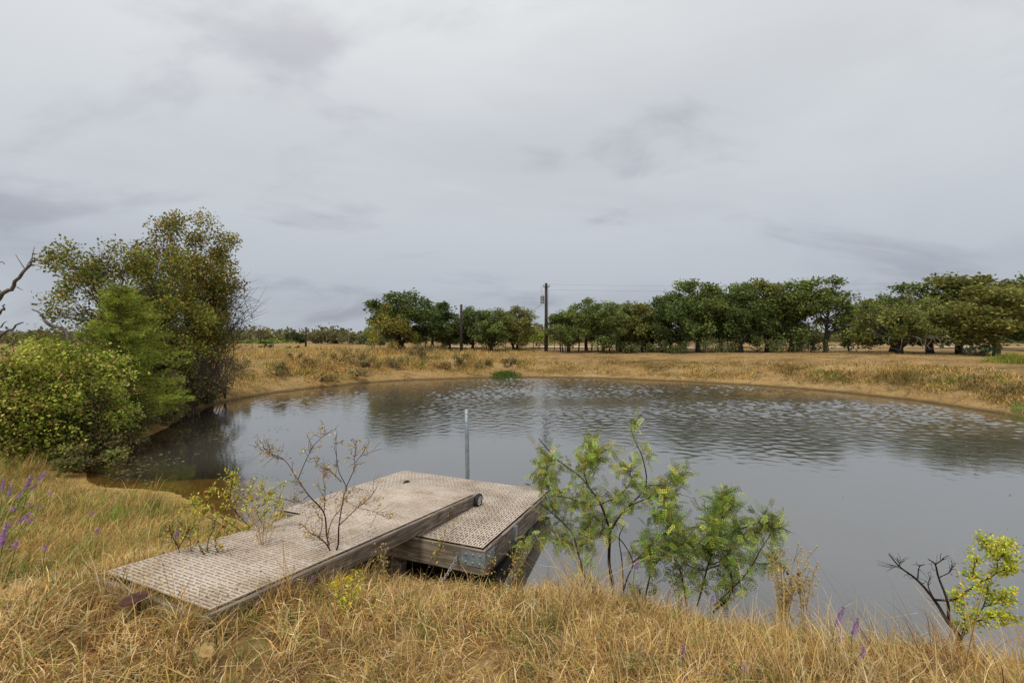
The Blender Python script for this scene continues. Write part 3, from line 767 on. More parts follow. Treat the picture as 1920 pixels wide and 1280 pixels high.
# ------------------------------------------------------------------ trees
LEAF_GAIN = 2.3
def cols(base, n, rng, sat=0.18, alt=None, pa=0.0):
    base = np.asarray(base); c = base[None]*np.exp(rng.normal(0, sat, (n, 1)))*np.exp(rng.normal(0, sat*0.35, (n, 3)))
    if alt is not None:
        m = rng.random(n) < pa; k = rng.integers(0, len(alt), n)
        c[m] = np.asarray(alt)[k[m]]*np.exp(rng.normal(0, sat, (m.sum(), 1)))
    return np.clip(c*LEAF_GAIN, 0.005, 0.8)
def crown_tree(root, seed, H, trunk_h, rx, ry, zlo, zhi, nclump, nleaf, leaf, col, r0=0.2, alt=None, pa=0.1, clump=0.245, forks=1, tw=5, lean=(0, 0), bare=0.0, flat=0.92, leafmat=None, barkmat=None, jit=0.45):
    """trunk with limbs reaching into leaf clumps spread through an uneven crown; children trunk and crown"""
    r = np.random.default_rng(seed); tb, cb = MB(), MB()
    cz, rz = (zlo+zhi)/2, (zhi-zlo)/2
    fork = []
    for k in range(forks):
        ox = 0 if forks == 1 else r.normal(0, r0*1.3); top = np.array([lean[0]+ox*3, lean[1]+r.normal(0, .15), trunk_h+(H-trunk_h)*0.45])
        c = curve([(ox, 0, -0.3), (ox*1.3+r.normal(0, .05), r.normal(0, .05), trunk_h*0.5), (ox*2+lean[0]*.5, lean[1]*.5, trunk_h), top], 4)
        rr = r0/np.sqrt(forks); rad = np.linspace(rr*1.25, rr*0.35, len(c)); rad[0] *= 1.25
        tb.tube(c, rad, 8); fork.append((c, rad))
    cl = []
    for k in range(nclump):
        for _ in range(12):
            d = r.normal(0, 1, 3); d /= np.linalg.norm(d); d *= r.random()**0.38
            p = np.array([lean[0]+d[0]*rx, lean[1]+d[1]*ry, cz+d[2]*rz])
            if all(np.linalg.norm((p-q[0])/[1, 1, .8]) > 0.55*clump*min(rx, rz)*1.2 for q in cl): break
        cl.append((p, clump*(rx*ry*rz)**(1/3)*r.uniform(0.7, 1.25)))
    per = r.dirichlet(np.full(nclump, 5))*nleaf
    for (p, R), nl in zip(cl, per):
        c, rad = fork[r.integers(len(fork))]
        want = np.clip(p[2]-abs(r.normal(0.9, .5))-0.25*np.hypot(p[0], p[1]), trunk_h*0.55, c[-1][2])
        i = int(np.argmin(abs(c[:, 2]-want))); s0 = c[i]
        m1 = s0*0.6+p*0.4+[r.normal(0, .15), r.normal(0, .15), 0.12*np.linalg.norm(p-s0)]
        lb = curve([s0, m1, p], 5); rl = max(0.02, rad[i]*0.55)
        tb.tube(lb, np.linspace(rl, rl*0.22, len(lb)), 5)
        nt_ = tw+int(r.integers(0, 3)); tips = p+rdir(nt_, 0.25, r)*R*r.uniform(0.5, 1.15, (nt_, 1))*[1, 1, flat]
        for q in tips:
            st = lb[r.integers(len(lb)//2, len(lb))]
            tb.tube(curve([st, (st+q)/2+r.normal(0, .06*R, 3), q], 3), np.linspace(rl*0.3, rl*0.07, 7), 3, cap=False)
        if r.random() < bare: continue
        nl = int(nl)
        if nl < 4: continue
        w = r.integers(0, nt_, nl)
        pos = tips[w]*jit+p*(1-jit) + rdir(nl, 0, r)*(R*r.random((nl, 1))**0.45)*[1, 1, flat]*0.80
        ax = unit_rows(pos-p+[0, 0, 0.1])*0.6+rdir(nl, -0.1, r)
        lc = cols(col, nl, r, 0.22, alt, pa)*np.exp(r.normal(0, 0.16))
        L = leaf*r.uniform(0.65, 1.35, nl)
        cb.leaves(pos, ax, rdir(nl, 0.9, r), L, L*0.62, lc, 0.10)
    tb.build('trunk', barkmat or M_BARK, root, True)
    if cb.n: cb.build('crown', leafmat or M_LEAF, root)
    return root
def unit_rows(a): return a/(np.linalg.norm(a, axis=1)[:, None]+1e-9)

OAK = (0.076, 0.096, 0.027); OAK_D = (0.056, 0.078, 0.024); OAK_Y = (0.115, 0.115, 0.032)
ALT = [(0.13, 0.12, 0.035), (0.11, 0.13, 0.03), (0.09, 0.075, 0.028)]
protos = {}
spec = {  # unit oaks 8 m tall, about 6.4 m wide
    'a': dict(seed=11, H=8, trunk_h=1.9, rx=3.1, ry=2.9, zlo=0.9, zhi=7.6, nclump=62, nleaf=11500, leaf=0.24, col=OAK, r0=0.22, alt=ALT, pa=0.10),
    'b': dict(seed=12, H=8, trunk_h=2.1, rx=2.7, ry=2.7, zlo=1.1, zhi=7.6, nclump=56, nleaf=10500, leaf=0.24, col=OAK, r0=0.19, alt=ALT, pa=0.14),
    'c': dict(seed=13, H=8, trunk_h=1.6, rx=3.3, ry=3.0, zlo=1.0, zhi=7.6, nclump=64, nleaf=12500, leaf=0.25, col=OAK_D, r0=0.26, alt=ALT, pa=0.06, forks=2),
    'd': dict(seed=14, H=8, trunk_h=2.5, rx=2.5, ry=2.5, zlo=2.0, zhi=7.8, nclump=40, nleaf=5600, leaf=0.24, col=OAK, r0=0.18, alt=ALT, pa=0.10, tw=8),
    'e': dict(seed=15, H=8, trunk_h=1.3, rx=3.2, ry=3.0, zlo=1.0, zhi=7.5, nclump=62, nleaf=11500, leaf=0.24, col=OAK_Y, r0=0.24, alt=ALT, pa=0.25, forks=2),
    'f': dict(seed=16, H=8, trunk_h=1.8, rx=2.9, ry=2.8, zlo=1.0, zhi=7.6, nclump=56, nleaf=10500, leaf=0.25, col=(0.095, 0.098, 0.028), r0=0.2, alt=ALT, pa=0.2)}
# kind, photo column, distance, photo row of the top, photo width, label
oaks = [
 ('c', 768, 50, 541, 150, 'large dark green oak left of the bare dark pole, broadest on that side'),
 ('d', 812, 56, 575, 70, 'thin oak tucked behind the right side of the large dark oak'),
 ('b', 843, 51, 592, 58, 'small oak with thin trunk just left of the bare dark pole'),
 ('c', 884, 52, 570, 82, 'twin trunked oak immediately right of the bare dark pole'),
 ('a', 922, 50, 574, 88, 'oak with forked trunk between the twin trunked oak and the yellowish oak'),
 ('e', 968, 52, 571, 82, 'yellowish oak nearest the left of the transformer pole'),
 ('b', 1066, 47, 571, 72, 'first oak right of the transformer pole'),
 ('d', 1100, 49, 560, 74, 'second oak right of the transformer pole, thin crown'),
 ('a', 1130, 46, 559, 82, 'third oak right of the transformer pole, thick dark trunk'),
 ('b', 1163, 50, 562, 74, 'fourth oak right of the transformer pole'),
 ('f', 1192, 48, 563, 78, 'fifth oak right of the transformer pole, paler leaves'),
 ('a', 1222, 51, 560, 80, 'sixth oak right of the transformer pole'),
 ('c', 1262, 47, 541, 98, 'seventh oak right of the transformer pole where the row starts to rise'),
 ('a', 1310, 48, 515, 116, 'tall oak making the first high peak of the far row'),
 ('b', 1352, 50, 521, 96, 'oak filling the row just right of its first high peak'),
 ('c', 1398, 47, 524, 104, 'dark oak in the middle of the tall stretch of the far row'),
 ('f', 1438, 48, 516, 104, 'pale topped tall oak right of the dark middle oak'),
 ('a', 1482, 46, 516, 110, 'tall oak left of the airy oak'),
 ('d', 1550, 45, 520, 104, 'airy oak with sky showing through its crown'),
 ('c', 1660, 47, 545, 120, 'oak standing behind the low spreading oak on its left'),
 ('a', 1745, 43, 515, 150, 'broad oak behind the low spreading oak on its right'),
 ('f', 1800, 42, 508, 150, 'tall oak with yellow green top near the right edge'),
 ('e', 1868, 37, 528, 170, 'yellow green oak at the right edge with drooping boughs'),
 ('c', 1935, 50, 505, 150, 'dark oak half cut off by the right edge')]
for kind, px, Y, top, wpx, lb in oaks:
    b = stand(px, Y); Ht = at(px, top, Y)[2]-b[2]; Wd = wpx/FPX*Y
    wsc = 1.22*Wd/(2.2*spec[kind]['rx'])
    sc = (wsc, wsc, Ht/8.0)
    rz = RNG.uniform(0, 6.28)
    if kind not in protos:
        root = thing('oak_tree', lb, 'tree', b, rz, 'oaks beyond the pond'); root.scale = sc
        crown_tree(root, **spec[kind]); protos[kind] = root
    else:
        copy_thing(protos[kind], b, rz, sc, lb)
# low spreading oak with pale dead lower branches
b = stand(1686, 38.5)
lo = thing('oak_tree', 'low spreading oak with pale bare twigs under its crown', 'tree', b, 0, 'oaks beyond the pond')
crown_tree(lo, 31, 4.6, 0.8, 4.0, 3.2, 0.7, 4.5, 40, 10000, 0.21, (0.082, 0.092, 0.026), 0.28, ALT, 0.10, 0.26, lean=(-0.6, 0))
r = np.random.default_rng(5); mb = MB()
for k in range(16):
    a = r.uniform(-3.2, 2.4); p = np.array([a, -2.6+r.normal(0, .5), 1.3]); q = p+[r.normal(0, .5), -0.4, -0.9]
    mb.tube(curve([p*[.4, .3, 1.2], p, (p+q)/2+r.normal(0, .2, 3), q], 4), np.linspace(0.022, 0.006, 13), 4, (0.20, 0.165, 0.14))
mb.build('dead_branch', M_TWIG, lo)
# slim trunks of saplings among the oak row
sap = None
for i, px in enumerate((1051, 1056, 1064, 1084, 1109, 1122, 1144, 1157, 1176, 1203, 1212, 1366, 1386)):
    Y = 48+((i*7) % 5)*0.9; b = stand(px, Y); lb = 'slim dark sapling in the oak row, number %s from the transformer pole' % ['one','two','three','four','five','six','seven','eight','nine','ten','eleven','twelve','thirteen'][i]
    lb = lb.replace('number one', 'closest').replace('number ', 'counted ')
    if sap is None:
        sap = thing('sapling', lb, 'tree', b, 0, 'saplings in the oak row')
        crown_tree(sap, 77, 4.2, 1.8, 0.9, 0.9, 2.0, 4.1, 7, 700, 0.22, OAK, 0.07, ALT, 0.1, 0.42)
    else: copy_thing(sap, b, i*1.3, (1, 1, 0.85+0.04*(i % 6)), lb)

# brush and small trees
def bush(name, px, Y, top, wpx, col, label, cat='bush', group=None, leaf=0.2, n=1600, seed=1, alt=None, pa=0.1, depth=None, sink=0.0, ncl=12):
    b = stand(px, Y); Ht = max(0.3, at(px, top, Y)[2]-b[2]); W = wpx/FPX*Y/2
    root = thing(name, label, cat, b-[0, 0, sink], 0, group)
    crown_tree(root, seed, Ht, Ht*0.18, W, depth or W, Ht*0.05, Ht*0.97, ncl, n, leaf, col, max(0.02, 0.02*Ht), alt, pa, 0.40, forks=2, tw=4, leafmat=M_LEAF, barkmat=M_DARKBARK)
    return root
bush('mesquite_tree', 740, 46, 574, 88, (0.135, 0.115, 0.022), 'yellow green mesquite in front of the large dark oak', 'tree', None, 0.17, 3600, 41, [(0.09, 0.09, 0.025)], 0.3)
bush('brush', 700, 54, 612, 46, OAK, 'dark green brush at the left foot of the large oak', 'bush', 'far brush', 0.2, 1500, 42)
bush('brush', 1012, 58, 618, 62, (0.13, 0.155, 0.03), 'bright green brush just left of the transformer pole', 'bush', 'far brush', 0.2, 1800, 43)
bush('brush', 1004, 66, 604, 40, (0.10, 0.10, 0.06), 'grey green thin brush behind the bright green brush', 'bush', 'far brush', 0.2, 700, 44)
bush('brush', 1592, 50, 600, 60, OAK, 'green brush filling the gap right of the airy oak', 'bush', 'far brush', 0.2, 1500, 45)
bush('brush', 1838, 35.5, 652, 52, (0.04, 0.06, 0.03), 'blue green weeds at the foot of the right edge oak', 'bush', 'far brush', 0.14, 700, 46)
for i, (px, w, top) in enumerate(((1180, 90, 644), (1245, 100, 640), (1320, 110, 634), (1420, 110, 632), (1500, 120, 634))):
    bush('undergrowth', px, 46.5, top, w, (0.06, 0.07, 0.026), 'dark low undergrowth below the oak row, %s from the left' % ['first', 'second', 'third', 'fourth', 'fifth'][i], 'bush', 'undergrowth below the oaks', 0.17, 2000, 50+i)
# far left field edge
bush('round_tree', 556, 92, 621, 34, (0.035, 0.045, 0.020), 'small dark round tree beyond the left field', 'tree', None, 0.35, 1500, 61)
for i, (px, top, w, Y, c, lb) in enumerate((
   (605, 619, 50, 95, (0.07, 0.065, 0.03), 'brownish far tree right of the leaning pole'), (640, 626, 60, 95, (0.075, 0.065, 0.03), 'second brownish far tree right of the leaning pole'),
   (672, 628, 50, 90, (0.065, 0.07, 0.03), 'far tree beside the left foot of the large oak'), (440, 637, 60, 110, (0.105, 0.145, 0.03), 'leftmost pale green bush beyond the field'),
   (478, 638, 60, 112, (0.115, 0.155, 0.03), 'second pale green bush from the left beyond the field'), (520, 636, 66, 108, (0.11, 0.15, 0.028), 'pale green bush beside the small dark round tree'),
   (498, 641, 26, 100, (0.045, 0.065, 0.02), 'dark bush between two pale green bushes beyond the field'))):
    bush('far_tree' if i < 3 else 'far_bush', px, Y, top, w, c, lb, 'tree' if i < 3 else 'bush', 'brush beyond the left field', 0.4, 1500, 62+i, sink=0.3)
for i, (px, py, w, h) in enumerate(((487, 662, 7, 11), (496, 660, 9, 15), (543, 661, 8, 9), (557, 664, 5, 7), (508, 657, 6, 10))):
    Y = 60.0; bush('field_shrub', px, Y, py-h, w*1.4, (0.05, 0.055, 0.02), 'tiny dark shrub in the left field, %s from the left' % ['first', 'second', 'fourth', 'fifth', 'third'][i], 'shrub', 'tiny field shrubs', 0.2, 160, 75+i, ncl=5)

# far woods: a mass that cannot be counted
def woods(name, label, n, xr, yr, hr, colr, leaf, seed):
    r = np.random.default_rng(seed); mb = MB(); per = 60
    Y = r.uniform(*yr, n); X = r.uniform(xr[0], xr[1], n)*Y
    gz = np.array(height_full(X, Y)); H = r.uniform(*hr, n)
    for x, y, z, h in zip(X, Y, gz, H):
        w = h*r.uniform(0.5, 0.9)
        d = rdir(per, 0, r)*r.random((per, 1))**0.35
        p = np.array([x, y, z+h*0.5])+d*[w, w, h*0.52]
        c = cols(np.asarray(colr[0])*(1-(k := r.random()))+np.asarray(colr[1])*k, per, r, 0.2)
        mb.leaves(p, rdir(per, 0, r), rdir(per, 0.8, r), leaf*h, leaf*h*0.7, c)
    return tag(mb.build(name, M_LEAF), label, 'woods', kind='stuff')
woods('far_woods', 'low dark scrub woods far beyond the field and the road', 520, (-1.6, 1.7), (115, 210), (3.0, 5.2), ((0.055, 0.06, 0.026), (0.09, 0.085, 0.035)), 0.26, 81)
woods('horizon_woods', 'thin line of woods on the horizon tinted bluish for haze', 520, (-1.5, 1.6), (420, 1500), (5, 9), ((0.07, 0.085, 0.07), (0.09, 0.10, 0.08)), 0.35, 82)  # leaf colour shifted to blue, painting in the distance haze

# ------------------------------------------------------------------ thicket on the left bank
AUT = (0.105, 0.090, 0.022); OLV = (0.088, 0.098, 0.023)
b = stand(218, 16.2)
t = thing('elm_tree', 'olive green leaning elm with sparse dark upper sprays on the left bank', 'tree', b)
crown_tree(t, 91, 6.3, 1.6, 2.0, 1.7, 1.2, 6.1, 58, 15000, 0.10, OLV, 0.13, [(0.16, 0.10, 0.02), (0.05, 0.075, 0.02), (0.14, 0.13, 0.03)], 0.4, 0.26, forks=3, tw=9, lean=(-0.2, 0), bare=0.06)
b = stand(358, 20.0)
t = thing('autumn_tree', 'rust and green autumn tree with dense top, tallest on the left bank', 'tree', b)
crown_tree(t, 92, 8.2, 2.4, 2.0, 1.9, 1.6, 8.1, 70, 25000, 0.11, AUT, 0.15, [(0.06, 0.085, 0.02), (0.20, 0.10, 0.018), (0.11, 0.125, 0.025)], 0.6, 0.27, forks=3, tw=10, lean=(0.15, 0), bare=0.05)
b = stand(296, 17.2)
t = thing('hackberry_tree', 'yellow green middle tree between the olive elm and the autumn tree', 'tree', b)
crown_tree(t, 93, 5.8, 1.2, 1.8, 1.4, 1.0, 6.0, 40, 12500, 0.10, (0.115, 0.125, 0.025), 0.10, [(0.19, 0.12, 0.02), (0.07, 0.085, 0.02)], 0.35, 0.30, forks=2, tw=8)
def twig_plant(name, label, base, n, spread, H, col, seed, cat='shrub', rad=0.012, sub=6, group=None, lean=(0, 0), droop=0.0, parts='branches'):
    """leafless shrub: arching stems that keep dividing"""
    r = np.random.default_rng(seed); root = thing(name, label, cat, base, 0, group); mb = MB()
    for k in range(n):
        a = r.uniform(0, 6.28); sp = spread*r.uniform(0.3, 1.0); h = H*r.uniform(0.55, 1.05)
        e = np.array([lean[0]*h+math.cos(a)*sp, lean[1]*h+math.sin(a)*sp, h]); m = e*[.35, .35, .6]+r.normal(0, .08*H, 3)
        c = curve([(r.normal(0, .12*spread), r.normal(0, .12*spread), -0.1), m, e, e*[1.25, 1.25, 1.0]+[0, 0, -droop]], 4)
        cc = np.asarray(col)*np.exp(r.normal(0, .25)); mb.tube(c, np.linspace(rad, rad*0.25, len(c)), 4, cc, False)
        for s in range(sub):
            i = r.integers(3, len(c)-1); d = rdir(1, 0.3, r)[0]*H*r.uniform(.12, .3)
            mb.tube(curve([c[i], c[i]+d*.5+r.normal(0, .03, 3), c[i]+d+[0, 0, -droop*.3]], 3), np.linspace(rad*.45, rad*.15, 7), 3, cc, False)
    mb.build(parts, M_TWIG, root); return root
twig_plant('bare_tree', 'leafless grey twiggy tree fanning out right of the autumn tree', stand(384, 21.0), 60, 1.75, 5.2, (0.115, 0.095, 0.085), 94, 'tree', 0.024, 14, None, (0.06, 0), 0.1)
twig_plant('brush_thicket', 'grey brown bare thicket at the foot of the autumn tree', stand(345, 18.3), 120, 1.7, 2.6, (0.12, 0.092, 0.072), 95, 'thicket', 0.012, 9, None, (0, 0), 0.3)
twig_plant('brush_thicket', 'brown tangle of dead stems along the shore below the juniper', stand(212, 12.9), 70, 1.3, 1.0, (0.13, 0.09, 0.06), 96, 'thicket', 0.010, 7, None, (0.1, -0.1), 0.3)
bush('thicket_bush', 340, 18.6, 640, 130, (0.055, 0.055, 0.024), 'dark leafy bush inside the thicket under the autumn tree', 'bush', None, 0.10, 6000, 97, [(0.10, 0.06, 0.03)], 0.3, ncl=18)
bush('thicket_bush', 421, 22.5, 668, 60, (0.085, 0.078, 0.045), 'low grey green bush right of the bare tree', 'bush', None, 0.07, 1600, 98)
bush('thicket_bush', 300, 16.0, 700, 90, (0.07, 0.075, 0.026), 'olive bush filling the thicket between juniper and bare stems', 'bush', None, 0.085, 3600, 99, [(0.13, 0.09, 0.04)], 0.3, ncl=14)
bush('thicket_bush', 385, 20.5, 690, 70, (0.075, 0.062, 0.036), 'brown green bush under the leafless tree at the shore', 'bush', None, 0.085, 3000, 100, [(0.13, 0.085, 0.05)], 0.4, ncl=14)
# juniper: drooping feathery sprays
b = stand(228, 13.9)
t = thing('juniper_tree', 'bright yellow green juniper with feathery drooping sprays at the shore', 'tree', b)
r = np.random.default_rng(101); tb, cb = MB(), MB(); HJ = at(240, 535, 13.9)[2]-b[2]
tb.tube(curve([(0, 0, -0.2), (0.05, 0, HJ*.4), (-0.05, 0, HJ*.97)], 5), np.linspace(0.09, 0.012, 11), 7)
for k in range(210):
    z = HJ*(0.06+0.92*r.random()**0.9); a = r.uniform(0, 6.28); ln = (1.25*(1-(z/HJ)**2.4)+0.22)*r.uniform(0.55, 1.15)
    dr = np.array([math.cos(a), math.sin(a), 0]); p0 = np.array([0, 0, z])
    c = curve([p0, p0+dr*ln*.5+[0, 0, 0.10*ln], p0+dr*ln+[0.22*ln, 0, 0.22*ln+0.16*r.normal()]], 5)
    tb.tube(c, np.linspace(0.018, 0.004, len(c)), 4, cap=False)
    n = int(260*ln); tpos = r.random(n)**0.7; ix = tpos*(len(c)-1); i0 = ix.astype(int).clip(0, len(c)-2)
    p = c[i0]+(c[i0+1]-c[i0])*(ix-i0)[:, None]; sd = rdir(n, 0.15, r)
    off = sd*(0.13*r.random((n, 1)))*[1, 1, .6]
    ax = dr[None]*0.9+sd*0.7+[0, 0, 0.12]
    cb.leaves(p+off, ax, rdir(n, 0.8, r), r.uniform(0.05, 0.12, n), r.uniform(0.010, 0.022, n), cols((0.15, 0.17, 0.026), n, r, 0.22, [(0.10, 0.125, 0.022)], 0.3)*np.exp(r.normal(0, .15)))
tb.build('trunk', M_DARKBARK, t, True); cb.build('crown', M_NEEDLE, t)
# vine mound at the left edge
def mound(px, Y, top, wpx, dep, n, seed, label, col, alt, leaf=0.085):
    b = stand(px, Y); H = at(px, top, Y)[2]-b[2]; W = wpx/FPX*Y/2; r = np.random.default_rng(seed)
    root = thing('vine_mound', label, 'bush', b); mb, sb = MB(), MB()
    nb = 48; ua = r.uniform(0, 6.28, nb); ur = np.sqrt(r.random(nb))*.9; br = r.uniform(.22, .40, nb)*min(W, H)
    bc = np.stack([W*ur*np.cos(ua), dep*ur*np.sin(ua), H*np.sqrt(1-ur**2.5)*r.uniform(.6, 1.0, nb)*r.choice([1, 1, 1, .6, .25], nb)], 1); bc[:, 2] = np.minimum(bc[:, 2], H-br*.7)
    k = r.integers(0, nb, n); d = rdir(n, 0.25, r)                       # overlapping lobes of vine with dark gaps between them
    p = bc[k]+d*(br[k]*r.random(n)**0.22)[:, None]*[1.15, 1.15, .9]; strag = r.random(n) < .13; p[strag] += d[strag]*(r.random((strag.sum(), 1))**2*.42)*[1, 1, 1.2]
    m = p[:, 2] > 0.02; p, d, k = p[m], d[m], k[m]; n = len(p)
    patch = vnoise(p[:, 0]*3+p[:, 2]*2, p[:, 1]*3+p[:, 2]*3, 1.6)+vnoise(p[:, 0]*8, p[:, 2]*8+p[:, 1]*6, 1.2)*.6  # tone patches: leaf variation plus shadow painted into the leaf colour
    lc = cols(col, n, r, 0.25, alt, 0.26)*np.exp(r.normal(0, .22, nb))[k][:, None]; lc *= 1.15*np.exp(patch*1.7-.08)[:, None]
    L = leaf*r.uniform(0.4, 1.2, n)
    mb.leaves(p, d*0.4+rdir(n, -0.2, r), d*0.6+rdir(n, 0.6, r), L, L*0.75, np.clip(lc, .01, .6))
    for k in range(120):
        a = r.uniform(0, 6.28); e = np.array([math.cos(a)*W, math.sin(a)*dep, 0])*r.uniform(.4, .9); z = H*math.sqrt(max(0.02, 1-r.uniform(.3, 1)**2))
        sb.tube(curve([e*.9, e*.95+[0, 0, z*.5], e*.8+[r.normal(0, .2), r.normal(0, .2), z]], 4), np.linspace(0.009, 0.003, 9), 3, (0.09, 0.065, 0.045), False)
    sb.build('stems', M_TWIG, root); mb.build('foliage', M_LEAF, root)
mound(85, 11.6, 634, 265, 1.5, 26000, 111, 'yellow green vine covered mound at the left edge', (0.105, 0.125, 0.018), [(0.13, 0.105, 0.03), (0.11, 0.055, 0.025), (0.14, 0.14, 0.03)])
mound(163, 12.0, 712, 150, 0.8, 10000, 112, 'darker green viny bush between the mound and the juniper', (0.10, 0.125, 0.02), [(0.15, 0.12, 0.03), (0.12, 0.07, 0.035)], 0.075)
mound(-90, 10.4, 650, 240, 1.6, 6000, 113, 'vine mound continuing past the left edge behind the first', (0.12, 0.13, 0.026), [(0.17, 0.13, 0.04)], 0.09)
# low growth overhanging the left shore
lsh = [(150, 10.6, 0.55, 'low brown green brush at the near corner of the left shore'), (172, 11.6, 0.8, 'shaded brush hanging over the water under the vine mound'), (205, 12.8, 0.9, 'tangled brush at the waterline in front of the juniper'),
       (245, 14.3, 1.0, 'olive brush overhanging the water right of the juniper foot'), (285, 15.9, 1.1, 'brush overhanging the water below the yellow green middle tree'), (318, 17.3, 1.0, 'brush at the waterline left of the bare thicket'), (362, 19.4, 0.9, 'brush at the waterline below the bare grey stems')]
for i, (px, Y, H, lb) in enumerate(lsh):
    b = stand(px, Y); b[2] = max(b[2], 0.02); root = thing('shore_brush', lb, 'bush', b, 0, 'brush along the left shore')
    crown_tree(root, 150+i, H, H*.15, 0.85, 0.6, 0.0, H, 16, 2300, 0.075, [(0.07, 0.075, 0.022), (0.095, 0.085, 0.03), (0.06, 0.065, 0.022)][i % 3], 0.02, [(0.11, 0.07, 0.035), (0.09, 0.10, 0.02)], 0.4, 0.36, forks=3, tw=8, lean=(0.15, -0.1), barkmat=M_DARKBARK)
bush('thicket_bush', 175, 13.6, 640, 110, (0.095, 0.105, 0.02), 'green bush filling the gap between the vine mound and the juniper', 'bush', None, 0.085, 4200, 160, [(0.13, 0.10, 0.03)], 0.3, ncl=16)
# dead tree reaching in from the left edge
b = stand(-95, 13.2)
t = thing('dead_tree', 'bare dead tree whose broken limbs reach in at the left edge', 'tree', b); mb, db = MB(), MB()
def rel(px, py, Y=13.2): return at(px, py, Y)-b
mb.tube(curve([(0, 0, -.2), rel(-95, 700), rel(-80, 610), rel(-60, 540, 13.4)], 5), np.linspace(0.24, 0.12, 16), 8)
for c, r0 in (([rel(-85, 660), rel(-40, 615), rel(0, 560), rel(22, 541), rel(42, 515), rel(60, 492), rel(77, 487)], 0.125), ([rel(-80, 610), rel(-30, 600), rel(0, 588), rel(8, 578), rel(9, 570)], 0.10),
              ([rel(-90, 690), rel(-30, 648), rel(0, 632), rel(22, 616), rel(45, 603)], 0.10), ([rel(-60, 540), rel(-30, 505), rel(-8, 494), rel(10, 493)], 0.06), ([rel(-30, 620), rel(0, 612), rel(14, 602)], 0.05)):
    c = curve(c, 4); mb.tube(c+np.random.default_rng(8).normal(0, .018, c.shape), np.linspace(r0*.62, r0*0.17, len(c)), 7)
for c in ([rel(50, 507), rel(40, 492), rel(31, 477)], [rel(62, 492), rel(63, 478), rel(67, 463)], [rel(50, 505), rel(55, 494), rel(61, 486)], [rel(5, 552), rel(2, 545), rel(-4, 538)], [rel(33, 538), rel(38, 541), rel(44, 544)]):
    db.tube(curve(c, 4), np.linspace(0.016, 0.006, 9), 5)
mb.build('trunk', M_DEADBARK, t, True); db.build('twigs', M_DEADBARK, t)
b = stand(140, 13.6)
t = thing('dead_snag', 'fallen grey dead snag sticking up left of the olive elm', 'tree', b); mb = MB()
for c, r0 in (([(0, 0, 0), rel2 := at(130, 640, 13.6)-b, at(105, 613, 13.6)-b, at(84, 600, 13.6)-b, at(80, 590, 13.6)-b, at(60, 578, 13.6)-b], 0.11), ([at(122, 628, 13.6)-b, at(117, 615, 13.6)-b, at(112, 604, 13.6)-b], 0.045), ([at(105, 613, 13.6)-b, at(92, 612, 13.6)-b, at(80, 601, 13.6)-b], 0.04)):
    c = curve(c, 4); mb.tube(c+np.random.default_rng(9).normal(0, .015, c.shape), np.linspace(r0*.6, r0*.13, len(c)), 6)
mb.build('trunk', M_DEADBARK, t, True)

# weeds on the far banks
wd = [(455, 690, 60, 30), (520, 705, 70, 26), (585, 692, 60, 30), (640, 682, 90, 40), (690, 690, 60, 34), (600, 715, 60, 22), (668, 706, 60, 20), (735, 690, 50, 26), (772, 668, 60, 26), (790, 672, 44, 40), (865, 686, 56, 34), (838, 692, 40, 20), (958, 686, 36, 20), (900, 690, 46, 18), (548, 678, 40, 20)]
wo_ = ['lowest near the left thicket', 'wide and low on the left bank slope', 'brown green on the left bank crest', 'largest and darkest on the left bank', 'right of the largest dark one', 'small and low near the left waterline', 'low one below the largest dark one', 'pale one left of the big oak foot', 'below the big oak, left of a pair', 'below the big oak, right of a pair', 'dark round one below the bare pole', 'brown one left of the dark round one', 'round one above the green reeds', 'pale one between the round ones', 'thin one on the left crest']
for i, ((px, py, w, h), lb) in enumerate(zip(wd, wo_)):
    h *= .72; g = on_ground(px, py, 60); Y = max(g[1], 20)
    c = [(0.13, 0.11, 0.045), (0.105, 0.098, 0.036), (0.17, 0.125, 0.05)][i % 3] if i not in (3, 9, 10) else (0.065, 0.070, 0.024)
    bush('bank_weed', px, Y, py-h, w, c, 'far bank weed clump, '+lb, 'shrub', 'weed clumps on the far bank', 0.11, 900, 130+i, [(0.20, 0.14, 0.06), (0.12, 0.07, 0.035)], 0.35, ncl=9)
# ------------------------------------------------------------------ foreground shrubs
def leafy(mb, pos, dr, rng, L, W, col, alt=None, pa=0.2):
    mb.leaves(pos, dr, rdir(len(pos), 0.7, rng), L*rng.uniform(.7, 1.3, len(pos)), W*rng.uniform(.7, 1.3, len(pos)), cols(col, len(pos), rng, 0.2, alt, pa))
def pinnae(mb, pos, dr, rng, ln=0.085, col=(0.13, 0.165, 0.03), alt=None):
    """feather leaves: a thin stalk with paired narrow leaflets"""
    n = len(pos); dr = unit_rows(dr); up = unit_rows(rdir(n, 1.2, rng)); sd = unit_rows(np.cross(dr, up)); up = np.cross(sd, dr)
    ln = ln*rng.uniform(.7, 1.25, n)[:, None]; c0 = cols(col, n, rng, 0.36, alt, 0.4); K = 6
    for k in range(K):
        t = (k+1)/K; p = pos+dr*ln*t-up*ln*0.25*t*t
        for s in (-1, 1):
            mb.leaves(p, sd*s*0.9+dr*0.5-up*0.12, up, (0.034*(1-0.4*abs(t-.45)))*np.ones(n), 0.0108, c0*rng.uniform(.8, 1.2, (n, 1)), 0.0)
    mb.leaves(pos, dr-up*0.15, up, ln[:, 0], 0.003, c0*0.7, 0.0)
